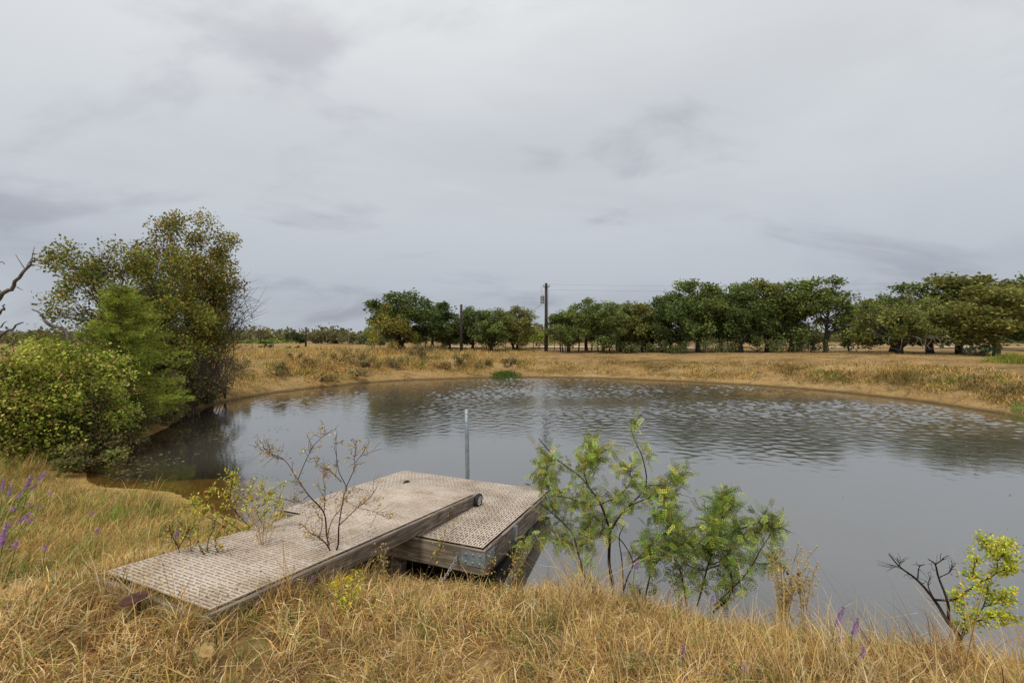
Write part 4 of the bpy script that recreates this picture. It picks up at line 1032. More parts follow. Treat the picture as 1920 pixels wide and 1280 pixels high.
class Plant:
    def __init__(s, base, seed): s.b = base; s.r = np.random.default_rng(seed); s.w = MB(); s.tips = []; s.segs = []
    def stem(s, pts, Y, r0, r1, col=(0.07, 0.045, 0.035), sides=6, dz=0.10, leafy=True):
        """stem through photo points at distance Y with its own wander in depth"""
        ph = s.r.uniform(0, 6); c = [at(px, py, Y+dz*math.sin(ph+i*1.3)*(i > 0))-s.b for i, (px, py) in enumerate(pts)]
        c = curve(c, 5); s.w.tube(c, np.linspace(r0, r1, len(c)), sides, col); s.segs.append((c, leafy)); return c
    def twigs(s, n, L, rad, col=(0.07, 0.045, 0.035), zb=0.3, lo=0.3):
        for k in range(n):
            c, lf = s.segs[s.r.integers(len(s.segs))]
            if not lf: continue
            i = int(s.r.uniform(lo, 1)*(len(c)-1)); t = unit(c[min(i+1, len(c)-1)]-c[max(i-1, 0)])
            d = unit(t*0.7+rdir(1, zb, s.r)[0]*0.9)*L*s.r.uniform(.4, 1.2)
            q = curve([c[i], c[i]+d*.5+s.r.normal(0, .012, 3), c[i]+d], 4); s.w.tube(q, np.linspace(rad, rad*.4, len(q)), 4, col, False); s.tips.append(q)
    def along(s, n, jit=0.01, src=None):
        src = src or s.tips; P, D = [], []
        for k in range(n):
            c = src[s.r.integers(len(src))]; u = s.r.uniform(.1, 1)*(len(c)-1); i = min(int(u), len(c)-2)
            P.append(c[i]+(c[i+1]-c[i])*(u-i)+s.r.normal(0, jit, 3)); D.append(unit(c[i+1]-c[i]))
        return np.array(P), np.array(D)
# mesquite sapling at the water edge
YM = 5.0; b = at(1148, 1112, YM); b[2] = float(height(b[0], b[1])) - 0.02
t = thing('mesquite_sapling', 'feathery green mesquite sapling at the water edge right of the dock', 'sapling', b)
p = Plant(b, 201)
base0 = (1150, 1150)
for pts, r0, r1, lf in (
   ([base0, (1150, 1100), (1143, 1056), (1145, 997)], 0.021, 0.016, False), ([(1145, 997), (1127, 946), (1105, 915), (1088, 894), (1043, 860), (1010, 822)], 0.014, 0.004, True),
   ([(1105, 915), (1096, 884), (1108, 850), (1108, 829)], 0.008, 0.003, True), ([(1096, 884), (1120, 855), (1139, 842)], 0.006, 0.003, True),
   ([(1145, 997), (1165, 965), (1181, 949), (1212, 911), (1206, 860), (1190, 825), (1181, 795)], 0.012, 0.003, True), ([(1181, 949), (1225, 932), (1256, 935), (1278, 925)], 0.007, 0.003, True),
   ([(1212, 911), (1249, 908), (1277, 894)], 0.006, 0.003, True), ([(1112, 1150), (1098, 1093), (1084, 1035), (1071, 997), (1036, 963), (1014, 946)], 0.014, 0.004, True),
   ([(1079, 1025), (1055, 1014), (1019, 1011), (965, 1016)], 0.007, 0.003, True), ([(1085, 1040), (1098, 1010), (1108, 990), (1104, 965)], 0.008, 0.003, True), ([(1084, 1030), (1110, 1010), (1130, 995), (1140, 970)], 0.007, 0.003, True),
   ([(1162, 1140), (1177, 1087), (1188, 1056), (1170, 1020), (1152, 1003)], 0.010, 0.005, False), ([(1188, 1056), (1217, 1035), (1250, 1027), (1262, 1010)], 0.010, 0.004, True),
   ([(1170, 1120), (1168, 1060), (1162, 1010), (1172, 985)], 0.008, 0.004, False), ([(1043, 860), (1025, 880), (1022, 900), (1030, 915)], 0.005, 0.003, True), ([(1127, 946), (1160, 930), (1185, 900), (1170, 880)], 0.006, 0.003, True),
   ([(1127, 946), (1100, 950), (1070, 935), (1045, 930)], 0.006, 0.003, True)):
    p.stem(pts, YM, r0, r1, leafy=lf, dz=0.22)
p.twigs(400, 0.17, 0.0024, lo=0.08)
p.w.build('stems', M_TWIG, t, True)
lm = MB(); P_, D_ = p.along(1900, 0.014); pinnae(lm, P_, D_*0.4+rdir(len(P_), -0.05, p.r), p.r, 0.11, (0.145, 0.17, 0.032), [(0.21, 0.19, 0.03), (0.08, 0.11, 0.03)])
lm.build('foliage', M_LEAF, t)
# second, lower mesquite
YM = 4.7; b = at(1335, 1125, YM); b[2] = float(height(b[0], b[1]))-0.02
t = thing('mesquite_shrub', 'low dark green mesquite shrub right of the taller sapling', 'shrub', b)
p = Plant(b, 202)
for pts, r0, r1 in (([(1205, 1150), (1222, 1069), (1220, 1028), (1250, 1000)], 0.010, 0.005), ([(1340, 1150), (1370, 1121), (1375, 1090), (1361, 1061), (1318, 1071), (1290, 1060)], 0.012, 0.005), ([(1361, 1061), (1372, 1030), (1400, 1000), (1440, 985)], 0.008, 0.003),
   ([(1290, 1140), (1280, 1080), (1265, 1040), (1280, 997), (1339, 983), (1360, 968)], 0.010, 0.004), ([(1310, 1140), (1330, 1060), (1345, 1010), (1330, 980)], 0.009, 0.003), ([(1340, 1140), (1400, 1080), (1430, 1030), (1458, 985)], 0.009, 0.003), ([(1222, 1069), (1260, 1030), (1300, 1020), (1330, 1030)], 0.007, 0.003), ([(1345, 1010), (1400, 990), (1462, 968)], 0.006, 0.003), ([(1330, 1060), (1385, 1050), (1440, 1060), (1466, 1040)], 0.006, 0.003), ([(1339, 983), (1358, 950), (1362, 934)], 0.005, 0.003), ([(1280, 997), (1255, 975), (1240, 960)], 0.005, 0.003)):
    p.stem(pts, YM, r0, r1, dz=0.25)
p.twigs(330, 0.17, 0.0022, lo=0.1); p.w.build('stems', M_TWIG, t, True)
lm = MB(); P_, D_ = p.along(1900, 0.016); pinnae(lm, P_, D_*0.4+rdir(len(P_), -0.1, p.r), p.r, 0.11, (0.105, 0.135, 0.028), [(0.16, 0.165, 0.03), (0.06, 0.085, 0.025)])
lm.build('foliage', M_LEAF, t)
# nearly bare shrub in front of the ramp
YM = 4.35; b = at(610, 1085, YM); b[2] = float(height(b[0], b[1]))-0.02
t = thing('bare_shrub', 'nearly bare dark stemmed shrub with few ochre leaves beside the ramp', 'shrub', b)
p = Plant(b, 203); dk = (0.085, 0.05, 0.042)
for pts, r0, r1 in (([(603, 1110), (611, 1073), (621, 1045)], 0.017, 0.015), ([(621, 1045), (612, 1024), (597, 1010), (580, 1000), (565, 985)], 0.009, 0.003), ([(620, 1043), (611, 1007), (606, 963), (578, 930), (557, 900), (531, 862), (493, 846), (477, 827)], 0.011, 0.002),
   ([(557, 900), (573, 862), (590, 832), (623, 805)], 0.006, 0.002), ([(622, 1043), (632, 1024), (634, 986), (643, 932), (648, 914), (634, 883), (629, 839), (631, 808)], 0.011, 0.002), ([(648, 914), (662, 883), (674, 857), (716, 841)], 0.006, 0.002),
   ([(634, 986), (669, 953), (695, 930), (711, 904)], 0.006, 0.002), ([(606, 963), (608, 921), (604, 893)], 0.005, 0.002), ([(639, 904), (620, 885), (601, 869)], 0.005, 0.002), ([(611, 1007), (622, 975), (640, 950), (655, 920)], 0.006, 0.002), ([(578, 930), (555, 943), (532, 935)], 0.004, 0.002), ([(662, 883), (665, 850), (668, 825)], 0.004, 0.002), ([(597, 1010), (602, 980), (590, 960)], 0.005, 0.002), ([(669, 953), (700, 960), (728, 975)], 0.003, 0.0015), ([(531, 862), (512, 856), (490, 838)], 0.004, 0.002)):
    p.stem(pts, YM, r0*.8, r1*.8, dk, dz=0.16)
p.twigs(150, 0.17, 0.0022, dk, 0.4); p.segs += [(q, True) for q in p.tips]; p.twigs(170, 0.09, 0.0014, dk, 0.4); p.w.build('stems', M_TWIG, t, True)
lm = MB(); P_, D_ = p.along(700, 0.006); leafy(lm, P_, rdir(len(P_), -0.8, p.r), p.r, 0.030, 0.013, (0.27, 0.19, 0.05), [(0.17, 0.17, 0.04), (0.22, 0.10, 0.04)], 0.5); lm.build('foliage', M_LEAF, t)
# young willowy shrubs growing up through and beside the ramp
sd_ = [(0.30, 'tall one at the far side with arching leafy tips', 211), (0.0, 'bushy one growing through the middle of the ramp', 212)]
def shoots(name, label, base, tips, Y, seed, col, alt, nleaf, L=0.036, W=0.014, r0=0.0045, tw=40):
    t = thing(name, label, 'shrub', base, 0, 'shoots growing through the ramp'); p = Plant(base, seed)
    for pts in tips: p.stem(pts, Y, r0, r0*.3, (0.085, 0.045, 0.035), 5, dz=0.10)
    p.twigs(tw*2, 0.15, 0.0015, (0.10, 0.055, 0.04), 0.6); p.w.build('stems', M_TWIG, t, True); lm = MB()
    P_, D_ = p.along(nleaf, 0.008, p.tips+[c for c, _ in p.segs]); leafy(lm, P_, D_*.4+rdir(len(P_), 0.1, p.r), p.r, L, W, col, alt, .35); lm.build('foliage', M_LEAF, t)
YG = (0.24, 0.24, 0.045); AY = [(0.26, 0.20, 0.04), (0.12, 0.15, 0.03), (0.24, 0.11, 0.04)]
def onramp(u, v): q = GW_C+GW_B[0]*u+GW_B[1]*v; return q-[0, 0, 0.12]
def gpx(q): return (960+q[0]/q[1]*FPX, HOR+(EYE-q[2])/q[1]*FPX)
q = onramp(-0.30, -0.75); x0, y0 = gpx(q)
shoots('ramp_shoot', 'leafy reddish shoots fanning right through the ramp slots', q, [[(x0, y0), (450, 1010), (490, 970), (520, 935)], [(x0+6, y0), (470, 1030), (500, 985), (532, 910)], [(x0-6, y0), (425, 1010), (455, 960), (470, 930)], [(x0+8, y0), (480, 1020), (515, 975), (530, 950)], [(x0, y0), (420, 1000), (430, 930), (436, 895)]], q[1], 212, YG, AY, 700)
q = onramp(-0.25, -1.45); x0, y0 = gpx(q)
shoots('ramp_shoot', 'dark upright shoots with sparse leaves at the near ramp end', q, [[(x0, y0), (372, 1030), (369, 970)], [(x0, y0), (360, 1040), (352, 1010), (330, 975)], [(x0-4, y0), (385, 1030), (400, 985), (392, 960)], [(x0+4, y0), (400, 1020), (420, 985)]], q[1], 213, YG, AY, 220, 0.034, 0.015)
q = onramp(-0.42, -1.72); x0, y0 = gpx(q)
shoots('ramp_shoot', 'short dark twig forking above the ramp left edge', q, [[(x0, y0), (332, 1030), (318, 1005), (314, 985)], [(331, 1030), (345, 1005), (352, 990)]], q[1], 214, YG, AY, 40)
q = onramp(-0.72, -0.2); q[2] = float(height(q[0], q[1])); x0, y0 = gpx(q)
shoots('willow_shrub', 'yellow green arching shrub behind the ramp at the shallow water', q, [[(x0, y0), (430, 950), (438, 910), (432, 892)], [(x0, y0), (460, 960), (495, 930), (530, 905)], [(x0, y0), (400, 960), (392, 930), (402, 905)], [(x0, y0), (380, 965), (360, 945), (340, 955)], [(x0, y0), (480, 965), (500, 940), (486, 905)], [(x0, y0), (440, 960), (462, 930), (475, 905)], [(x0, y0), (410, 970), (385, 960), (360, 970)]], q[1], 215, (0.26, 0.25, 0.04), AY, 900, 0.045, 0.017, 0.0055, 60)
for i, (px, py, tipx, tipy, lb) in enumerate(((785, 1120, 842, 965, 'slender weed with ochre leaves in front of the dock corner'), (940, 1135, 905, 1035, 'yellowing weed at the dock corner bracket'), (965, 1140, 960, 1035, 'thin yellow flowering weed right of the dock corner'), (900, 1140, 885, 1080, 'dark leafy weed hanging below the dock corner'))):
    g = on_ground(px, py); shoots('tall_weed', lb, g, [[gpx(g), ((px+tipx)/2+8, (py+tipy)/2), (tipx, tipy)], [gpx(g), ((px+tipx)/2-6, (py+tipy)/2+12), (tipx+18, tipy+22)]], g[1]+0.1*i, 220+i, (0.21, 0.17, 0.04), [(0.25, 0.11, 0.04), (0.10, 0.12, 0.03)], 70, 0.032, 0.013, 0.004, 10)
# dead stemmed elm at the right with yellow green leaves
YM = 4.25; b = at(1802, 1195, YM); b[2] = float(height(b[0], b[1]))-0.02
t = thing('elm_shrub', 'dark leaning half dead shrub with yellow green leaves at the right', 'shrub', b)
p = Plant(b, 204); dk = (0.045, 0.032, 0.027)
dead = [([(1810, 1225), (1802, 1192), (1782, 1167), (1757, 1127), (1725, 1090), (1692, 1065), (1670, 1040)], 0.022, 0.004), ([(1785, 1165), (1782, 1130), (1765, 1085), (1758, 1060), (1745, 1050)], 0.013, 0.004), ([(1758, 1060), (1775, 1049)], 0.006, 0.003), ([(1692, 1065), (1688, 1050)], 0.004, 0.002), ([(1692, 1065), (1672, 1060)], 0.004, 0.002), ([(1725, 1090), (1728, 1065), (1738, 1060)], 0.006, 0.003), ([(1765, 1085), (1785, 1075), (1790, 1065)], 0.005, 0.002), ([(1757, 1127), (1745, 1100), (1750, 1085)], 0.006, 0.002)]
for pts, r0, r1 in dead: p.stem(pts, YM, r0, r1, dk, 7, dz=0.08, leafy=True)
p.twigs(46, 0.11, 0.0028, dk, 0.3, 0.45); p.tips = []; p.segs = []
for pts, r0, r1 in (([(1757, 1127), (1792, 1127), (1820, 1110), (1848, 1092), (1872, 1077), (1875, 1055), (1872, 1022)], 0.011, 0.003), ([(1872, 1077), (1895, 1068), (1908, 1062)], 0.005, 0.002), ([(1808, 1200), (1830, 1170), (1850, 1140), (1858, 1100)], 0.010, 0.003), ([(1830, 1170), (1870, 1160), (1905, 1165)], 0.007, 0.003), ([(1850, 1140), (1885, 1130), (1895, 1110)], 0.005, 0.002), ([(1808, 1200), (1815, 1165), (1800, 1125)], 0.006, 0.002), ([(1848, 1092), (1830, 1075), (1838, 1050)], 0.005, 0.002), ([(1875, 1055), (1890, 1035), (1888, 1015)], 0.004, 0.002), ([(1875, 1055), (1856, 1030), (1850, 1015)], 0.004, 0.002)):
    p.stem(pts, YM+0.05, r0, r1, dk, 6, dz=0.14)
p.twigs(170, 0.13, 0.0022, dk, 0.3, 0.2); p.w.build('stems', M_TWIG, t, True)
lm = MB(); P_, D_ = p.along(2600, 0.018); leafy(lm, P_, D_*.3+rdir(len(P_), 0.0, p.r), p.r, 0.034, 0.019, (0.25, 0.27, 0.028), [(0.36, 0.24, 0.04), (0.16, 0.20, 0.03)], .3); lm.build('foliage', M_LEAF, t)
# golden dried weed stalks
def dried(name, label, base, n, H, sp, seed, col=(0.36, 0.24, 0.09), head=0.011, lean=0.1):
    r = np.random.default_rng(seed); t = thing(name, label, 'weed', base, 0, 'dried weed stalks'); w, hd = MB(), MB()
    for k in range(n):
        a = r.uniform(0, 6.28); h = H*r.uniform(.6, 1.05); e = np.array([math.cos(a)*sp*r.random()+lean*h, math.sin(a)*sp*r.random(), h])
        c = curve([(r.normal(0, .02), r.normal(0, .02), -0.02), e*[.4, .4, .55], e], 4); cc = np.asarray(col)*np.exp(r.normal(0, .2)); w.tube(c, np.linspace(0.0042, 0.002, len(c)), 4, cc, False)
        for q in range(6):
            i = r.integers(4, len(c)); d = unit([r.normal(0, .45), r.normal(0, .45), 1])*h*r.uniform(.10, .28); tip = c[i]+d
            w.tube([c[i], c[i]+d*.5+r.normal(0, .008, 3), tip], [0.0022, 0.002, 0.0015], 3, cc, False)
            hd.lathe([(0, 0), (head*.8, head*.3), (head, head), (head*.6, head*1.7), (0, head*1.9)], 'z', 6, np.asarray((0.58, 0.45, 0.22) if r.random() < .92 else (0.08, 0.045, 0.03)), tip)
            m = 3; lp = c[i]+r.normal(0, .02, (m, 3)); w.leaves(lp, rdir(m, .6, r), rdir(m, .5, r), 0.07, 0.008, cc*1.1)
    w.build('stalks', M_GRASS, t); hd.build('seed_heads', M_PETAL, t)['kind'] = 'stuff'
g = stand(1470, 4.25); dried('dried_weed', 'golden dried weed with round seed heads right of the mesquite shrub', g, 13, 0.80, 0.16, 301, (0.55, 0.38, 0.10), lean=0.06)
g = stand(1508, 4.15); dried('dried_weed', 'thinner golden dried weed with round seed heads nearer the open water', g, 6, 0.72, 0.10, 302, (0.52, 0.37, 0.13), lean=0.05)
g = stand(1275, 4.6); dried('dried_weed', 'pale dried weed standing inside the mesquite thicket', g, 5, 0.75, 0.12, 303, (0.33, 0.25, 0.13), 0.009, 0.0)
g = stand(705, 4.4); dried('dried_weed', 'short dried weed with pale heads in front of the ramp edge', g, 5, 0.42, 0.10, 304, (0.34, 0.25, 0.12), 0.009, 0.15)
g = stand(975, 4.9); dried('dried_weed', 'tall yellowish dried weed at the dock corner over the water', g, 5, 0.62, 0.10, 305, (0.34, 0.28, 0.10), 0.009, 0.0)
q = onramp(-0.12, -1.15); dried('dried_weed', 'thin tan dead stalks poking up through the ramp slots', q, 6, 0.55, 0.25, 306, (0.46, 0.33, 0.16), 0.004, 0.10)
b = at(197, 822, 12.0); mb = MB()
for c, r0 in (([(0, 0, 0.25), (0, 0, 0), at(199, 845, 12)-b, at(203, 868, 12)-b, at(208, 888, 12)-b], .022), ([at(203, 868, 12)-b, at(198, 878, 12)-b, at(195, 884, 12)-b], .009), ([at(203, 868, 12)-b, at(210, 874, 12)-b, at(214, 874, 12)-b], .008), ([at(199, 845, 12)-b, at(212, 842, 12)-b, at(228, 836, 11.9)-b], .01)):
    c = curve(c, 4); mb.tube(c, np.linspace(r0, r0*.3, len(c)), 5)
o = mb.build('hanging_branch', M_DEADBARK); o.location = b; tag(o, 'pale dead branch hanging over the dark water at the left shore', 'branch')
# goldenrod
g = on_ground(648, 1160); t = thing('goldenrod', 'yellow flowering goldenrod in the grass below the ramp', 'flower', g); r = np.random.default_rng(310); w, hd = MB(), MB()
for k in range(7):
    e = np.array([r.normal(0, .09), r.normal(0, .05), r.uniform(.22, .36)]); c = curve([(r.normal(0, .03), 0, 0), e*[.5, .5, .5], e], 4); w.tube(c, np.linspace(.003, .0015, len(c)), 4, (0.26, 0.25, 0.04), False)
    i = r.integers(0, len(c), 26); w.leaves(c[i], rdir(26, .3, r), rdir(26, .6, r), 0.055, 0.009, cols((0.30, 0.28, 0.035), 26, r))
    if k < 3:
        n = 70; hd.leaves(e+r.normal(0, .018, (n, 3))*[1, 1, 1.1], rdir(n, .4, r), rdir(n, .5, r), 0.012, 0.009, cols((0.33, 0.235, 0.012), n, r))
w.build('stems', M_LEAF, t); hd.build('flower_head', M_PETAL, t)

# ------------------------------------------------------------------ purple spike flowers
def spike_proto(seed, ln):
    r = np.random.default_rng(seed); w, hd = MB(), MB(); st = 0.30
    c = curve([(0, 0, -0.05), (0.01, 0, st*.5), (0, 0.01, st), (0.012, 0, st+ln)], 4); w.tube(c, np.linspace(.0035, .0015, len(c)), 5, (0.12, 0.14, 0.05), False)
    n = 26; z = r.uniform(0.02, st, n); w.leaves(np.stack([0*z, 0*z, z], 1), rdir(n, .5, r)*[1, 1, .6], rdir(n, .8, r), 0.07, 0.005, cols((0.13, 0.16, 0.05), n, r))
    n = int(1500*ln); z = st+ln*r.random(n); tp = 1-0.55*((z-st)/ln)**1.5; a = r.uniform(0, 6.28, n); d = np.stack([np.cos(a), np.sin(a), r.uniform(-.1, .7, n)], 1)
    hd.leaves(np.stack([0.01*(z-st)/ln, 0*z, z], 1)+d*0.003, d, rdir(n, .4, r), 0.020*tp*r.uniform(.7, 1.3, n), 0.0048, cols((0.22, 0.105, 0.25), n, r, .25, [(0.27, 0.19, 0.31), (0.11, 0.05, 0.16)], .4))
    return w.mesh('stem', M_LEAF), hd.mesh('flower_spike', M_PETAL)
sp_p = [spike_proto(s, l) for s, l in ((1, .15), (2, .10), (3, .06))]
fl = [  # photo point of the spike, distance, kind, lean right, label
 (5, 893, 6.6, 0, .15, 'leftmost of the upright purple spikes in the left meadow'), (18, 905, 6.4, 0, .3, 'second upright purple spike from the left edge in the meadow'), (34, 892, 6.7, 0, .2, 'third upright purple spike from the left in the meadow'), (48, 890, 6.8, 0, .15, 'fourth upright purple spike from the left in the meadow'),
 (85, 882, 7.0, 0, .9, 'long purple spike leaning far right in the left meadow'), (74, 902, 6.9, 0, 1.2, 'nearly lying purple spike under the long leaning one'), (28, 918, 6.3, 1, .6, 'faded purple spike below the upright ones'), (92, 915, 6.8, 2, .4, 'small purple tuft right of the lying spike'),
 (22, 945, 5.7, 2, .7, 'small purple flower at the left edge above the cluster'), (46, 957, 5.5, 1, .5, 'uppermost purple flower of the left cluster'), (30, 970, 5.5, 2, .8, 'left flower of the purple cluster'), (56, 968, 5.5, 2, .9, 'right flower of the purple cluster'), (42, 966, 5.6, 1, .9, 'middle flower of the purple cluster'),
 (14, 1000, 4.4, 0, .3, 'largest purple spike, close at the left edge'), (17, 1025, 4.5, 2, .2, 'small purple tuft under the largest left spike'), (70, 940, 6.4, 2, .3, 'small lone purple tuft above the left cluster'), (53, 936, 6.5, 2, .2, 'pale purple tuft left of the lone one'),
 (169, 963, 6.2, 2, .3, 'purple tuft in mid meadow above the pair'), (171, 999, 5.6, 1, .4, 'left flower of the purple pair in mid meadow'), (180, 998, 5.6, 1, .2, 'right flower of the purple pair in mid meadow'), (175, 1052, 4.6, 1, .2, 'purple spike just left of the ramp corner'),
 (189, 1078, 4.1, 1, .2, 'purple spike touching the ramp corner'), (207, 1086, 4.0, 1, .3, 'purple spike in the grass below the ramp corner'), (80, 1028, 4.8, 2, .2, 'faint purple tuft in the left foreground grass'), (95, 1082, 4.2, 2, .1, 'tiny purple tuft low in the left foreground'),
 (339, 995, 5.0, 1, .3, 'purple spike rising behind the ramp among the shoots'), (312, 1018, 4.9, 2, .0, 'pale purple tuft behind the near ramp edge'), (362, 1020, 4.9, 1, .9, 'purple spike leaning over the near ramp slots'), (413, 1038, 4.4, 1, .4, 'faded purple spike in the middle of the ramp shoots'),
 (584, 1086, 3.9, 1, .1, 'vivid purple spike below the bare shrub'), (549, 1090, 3.9, 2, .1, 'small purple tuft left of the vivid spike'), (478, 1134, 3.4, 1, .5, 'purple spike leaning at the near side of the ramp'),
 (1578, 1173, 3.55, 0, .3, 'left of the three purple spikes at the lower right'), (1602, 1187, 3.5, 0, .1, 'tallest of the three purple spikes at the lower right'), (1612, 1228, 3.3, 0, -.1, 'lowest long purple spike at the lower right'), (1580, 1220, 3.4, 2, .3, 'small purple tuft below the left spike at the lower right'), (1618, 1245, 3.25, 2, .5, 'purple tuft hugging the lowest long spike'),
 (1283, 1243, 3.2, 1, -.1, 'single purple spike at the bottom centre right'), (1398, 1268, 3.0, 1, .0, 'purple spike cut by the bottom edge'), (1342, 1143, 4.0, 2, .2, 'small purple tuft under the mesquite shrub'), (1195, 1064, 4.3, 2, .2, 'small purple tuft between the mesquite stems')]
for px, py, Y, k, ln, lb in fl:
    q = at(px, py, Y); st = 0.30
    if px > 1200: q = at(px, py-14, Y-.25)
    gz = float(height(q[0], q[1])); hgt = max(0.18, q[2]-gz); s = min(1.6, max(0.75, hgt/0.37)) if k != 0 else min(1.6, max(0.8, hgt/0.38))
    ang = math.atan(ln); cz = [0.375, 0.35, 0.33][k]*s
    root = thing('purple_flower', lb, 'flower', (q[0]-math.sin(ang)*cz, q[1], q[2]-math.cos(ang)*cz), 0, 'purple spike flowers')
    root.rotation_euler = (RNG.normal(0, .12), ang, 0); s *= .8 if px < 120 and Y > 5 else 1; root.scale = (s, s, s)
    link('stem', sp_p[k][0], root); link('flower_spike', sp_p[k][1], root)

# ------------------------------------------------------------------ grasses
PAL = np.array([(0.60, 0.40, 0.14), (0.68, 0.51, 0.25), (0.47, 0.29, 0.095), (0.31, 0.165, 0.065), (0.33, 0.30, 0.07), (0.18, 0.245, 0.05), (0.64, 0.41, 0.09)])
def gcol(n, x, y, r, green=0.0, red=0.0):
    g = np.clip(vnoise(x, y, 1.1)*1.6+vnoise(x, y, 0.35)*0.8+green, 0, 1); w = np.stack([0.30+0*g, 0.20+0*g, 0.22+0*g, 0.10+red+0*g, 0.06+0.8*g, 0.02+1.4*g*g, 0.12+0*g], 1); w /= w.sum(1)[:, None]
    k = (r.random(n)[:, None] > np.cumsum(w, 1)).sum(1).clip(0, 6); return PAL[k]*np.exp(r.normal(0, .18, (n, 1)))
def in_view(x, y): return np.abs(x) < y*1.22+1.0
def free(x, y):
    """not through the dock or ramp"""
    ok = np.ones(len(x), bool)
    for C, (s, a, n), W, L in ((GW_C, GW_B, GW_W+.08, GW_L+.1), (DK_C, DK_B, DK_W, DK_L)):
        u = (x-C[0])*s[0]+(y-C[1])*s[1]; v = (x-C[0])*a[0]+(y-C[1])*a[1]; ok &= ~((np.abs(u) < W/2+.03) & (np.abs(v) < L/2+.03))
    return ok
def tufts(n, xr, yr, r, cond, per, rad):
    x, y = r.uniform(*xr, n), r.uniform(*yr, n); d = shore_d(x, y); m = in_view(x, y) & cond(x, y, d) ; x, y = x[m], y[m]
    k = np.repeat(np.arange(len(x)), per); bx = x[k]+r.normal(0, rad, len(k)); by = y[k]+r.normal(0, rad, len(k)); m = free(bx, by) & (shore_d(bx, by) > 0.0)
    return x, y, k[m], bx[m], by[m]
r = np.random.default_rng(401); gm = MB()
FAM = np.array([(0.63, 0.43, 0.165), (0.73, 0.565, 0.30), (0.51, 0.315, 0.11), (0.36, 0.19, 0.07), (0.20, 0.10, 0.045), (0.33, 0.30, 0.07), (0.17, 0.24, 0.045), (0.66, 0.44, 0.11)])
def low(x, y):
    """grass stays short in front of the dock and ramp and where it is trodden at the left"""
    f = np.where(x < -1.2, .42, np.where(x < 0.25, .58, .95)); return np.where((x > -1.9) & (x < 0.3) & (y > 4.0), .26, f)
# litter: lying dry stems in every direction
x, y = r.uniform(-8, 8, 230000), 1.7+4.4*r.random(230000)**1.25
d = shore_d(x, y); m = in_view(x, y) & (d > 0.12) & free(x, y) & (r.random(len(x)) < np.clip(-.05+1.5*(vnoise(x, y, .32)+.5)+.5*vnoise(x, y, .9), 0, 1)*np.where(x < -4.5, .5, 1)); x, y = x[m], y[m]; n = len(x)
c = FAM[r.choice(8, n, p=(.20, .18, .17, .16, .15, .06, .04, .04))]*np.exp(r.normal(0, .2, (n, 1)))
gm.blades(np.stack([x, y, height(x, y)+r.uniform(0, .05, n)], 1), r.gamma(5, .026, n)+.04, r.uniform(.0035, .0085, n), vnoise(x, y, .45)*9+r.normal(0, 1.6, n), r.uniform(.3, 1.4, n), r.uniform(1.1, 1.75, n), c, 2)
# tufts: each has its own colour, height and lie
def near(x, y, d): return (d > 0.15) & (y < 6.2) & (r.random(len(x)) < np.where(x > -0.6, .95, np.where(x < -1.2, .40, .62))*np.clip(.5+1.9*vnoise(x, y, .7), .06, 1))
tx, ty, k, bx, by = tufts(9500, (-8, 8), (1.7, 6.2), r, near, 14, 0.030); n = len(bx); T = len(tx)
gp_ = np.clip(.20+.25*sstep(-2, -4.5, tx)+.9*vnoise(tx, ty, 1.3)+.35*vnoise(tx, ty, .5), 0, .6); fam = np.where(r.random(T) < gp_, r.choice([5, 6, 5], T), r.choice([0, 1, 2, 3, 4, 7], T, p=(.24, .22, .17, .15, .14, .08)))
pt = np.clip(.85+1.9*vnoise(tx, ty, .9)+1.0*vnoise(tx, ty, .35), .2, 1.7); tall = low(tx, ty)*np.exp(r.normal(-.22, .36, T))*pt; wind = r.uniform(0, 6.28, T)*.6+.2; lie = np.abs(r.normal(.12, .22, T))
c = FAM[fam][k]*np.exp(r.normal(0, .16, (n, 1)))*np.where(bx > -.4, .86, 1)[:, None]; mm = r.random(n) < .25; c[mm] = FAM[r.choice([0, 1, 2, 3], mm.sum())]
gm.blades(np.stack([bx, by, height(bx, by)-.01], 1), (r.gamma(5, .036, n)+.05)*tall[k], r.uniform(.003, .0075, n), wind[k]+r.normal(0, 1.2, n), lie[k]+np.abs(r.normal(.12, .2, n)), lie[k]+r.uniform(.25, 1.6, n), c, 3)
# tufts crowding the edges of the ramp
E = 150; uu = np.concatenate([r.uniform(-.62, .62, E), np.full(E, .65)+r.normal(0, .03, E), np.full(E//2, -.65)+r.normal(0, .03, E//2)]); vv = np.concatenate([np.full(E, -GW_L/2-.11)+r.normal(0, .04, E), r.uniform(-GW_L/2, -.2, E), r.uniform(-GW_L/2, -.6, E//2)])
qx, qy = GW_C[0]+uu*GW_B[0][0]+vv*GW_B[1][0], GW_C[1]+uu*GW_B[0][1]+vv*GW_B[1][1]; k = np.repeat(np.arange(len(qx)), 14); bx, by = qx[k]+r.normal(0, .025, len(k)), qy[k]+r.normal(0, .025, len(k)); n = len(k)
gm.blades(np.stack([bx, by, height(bx, by)-.01], 1), r.gamma(5, .030, n)*np.exp(r.normal(0, .35, len(qx)))[k]+.04, r.uniform(.003, .0065, n), r.uniform(0, 6.28, n), np.abs(r.normal(.2, .25, n)), r.uniform(.4, 1.6, n), FAM[r.choice([0, 1, 2, 3, 5], len(qx))][k]*np.exp(r.normal(0, .2, (n, 1))), 3)
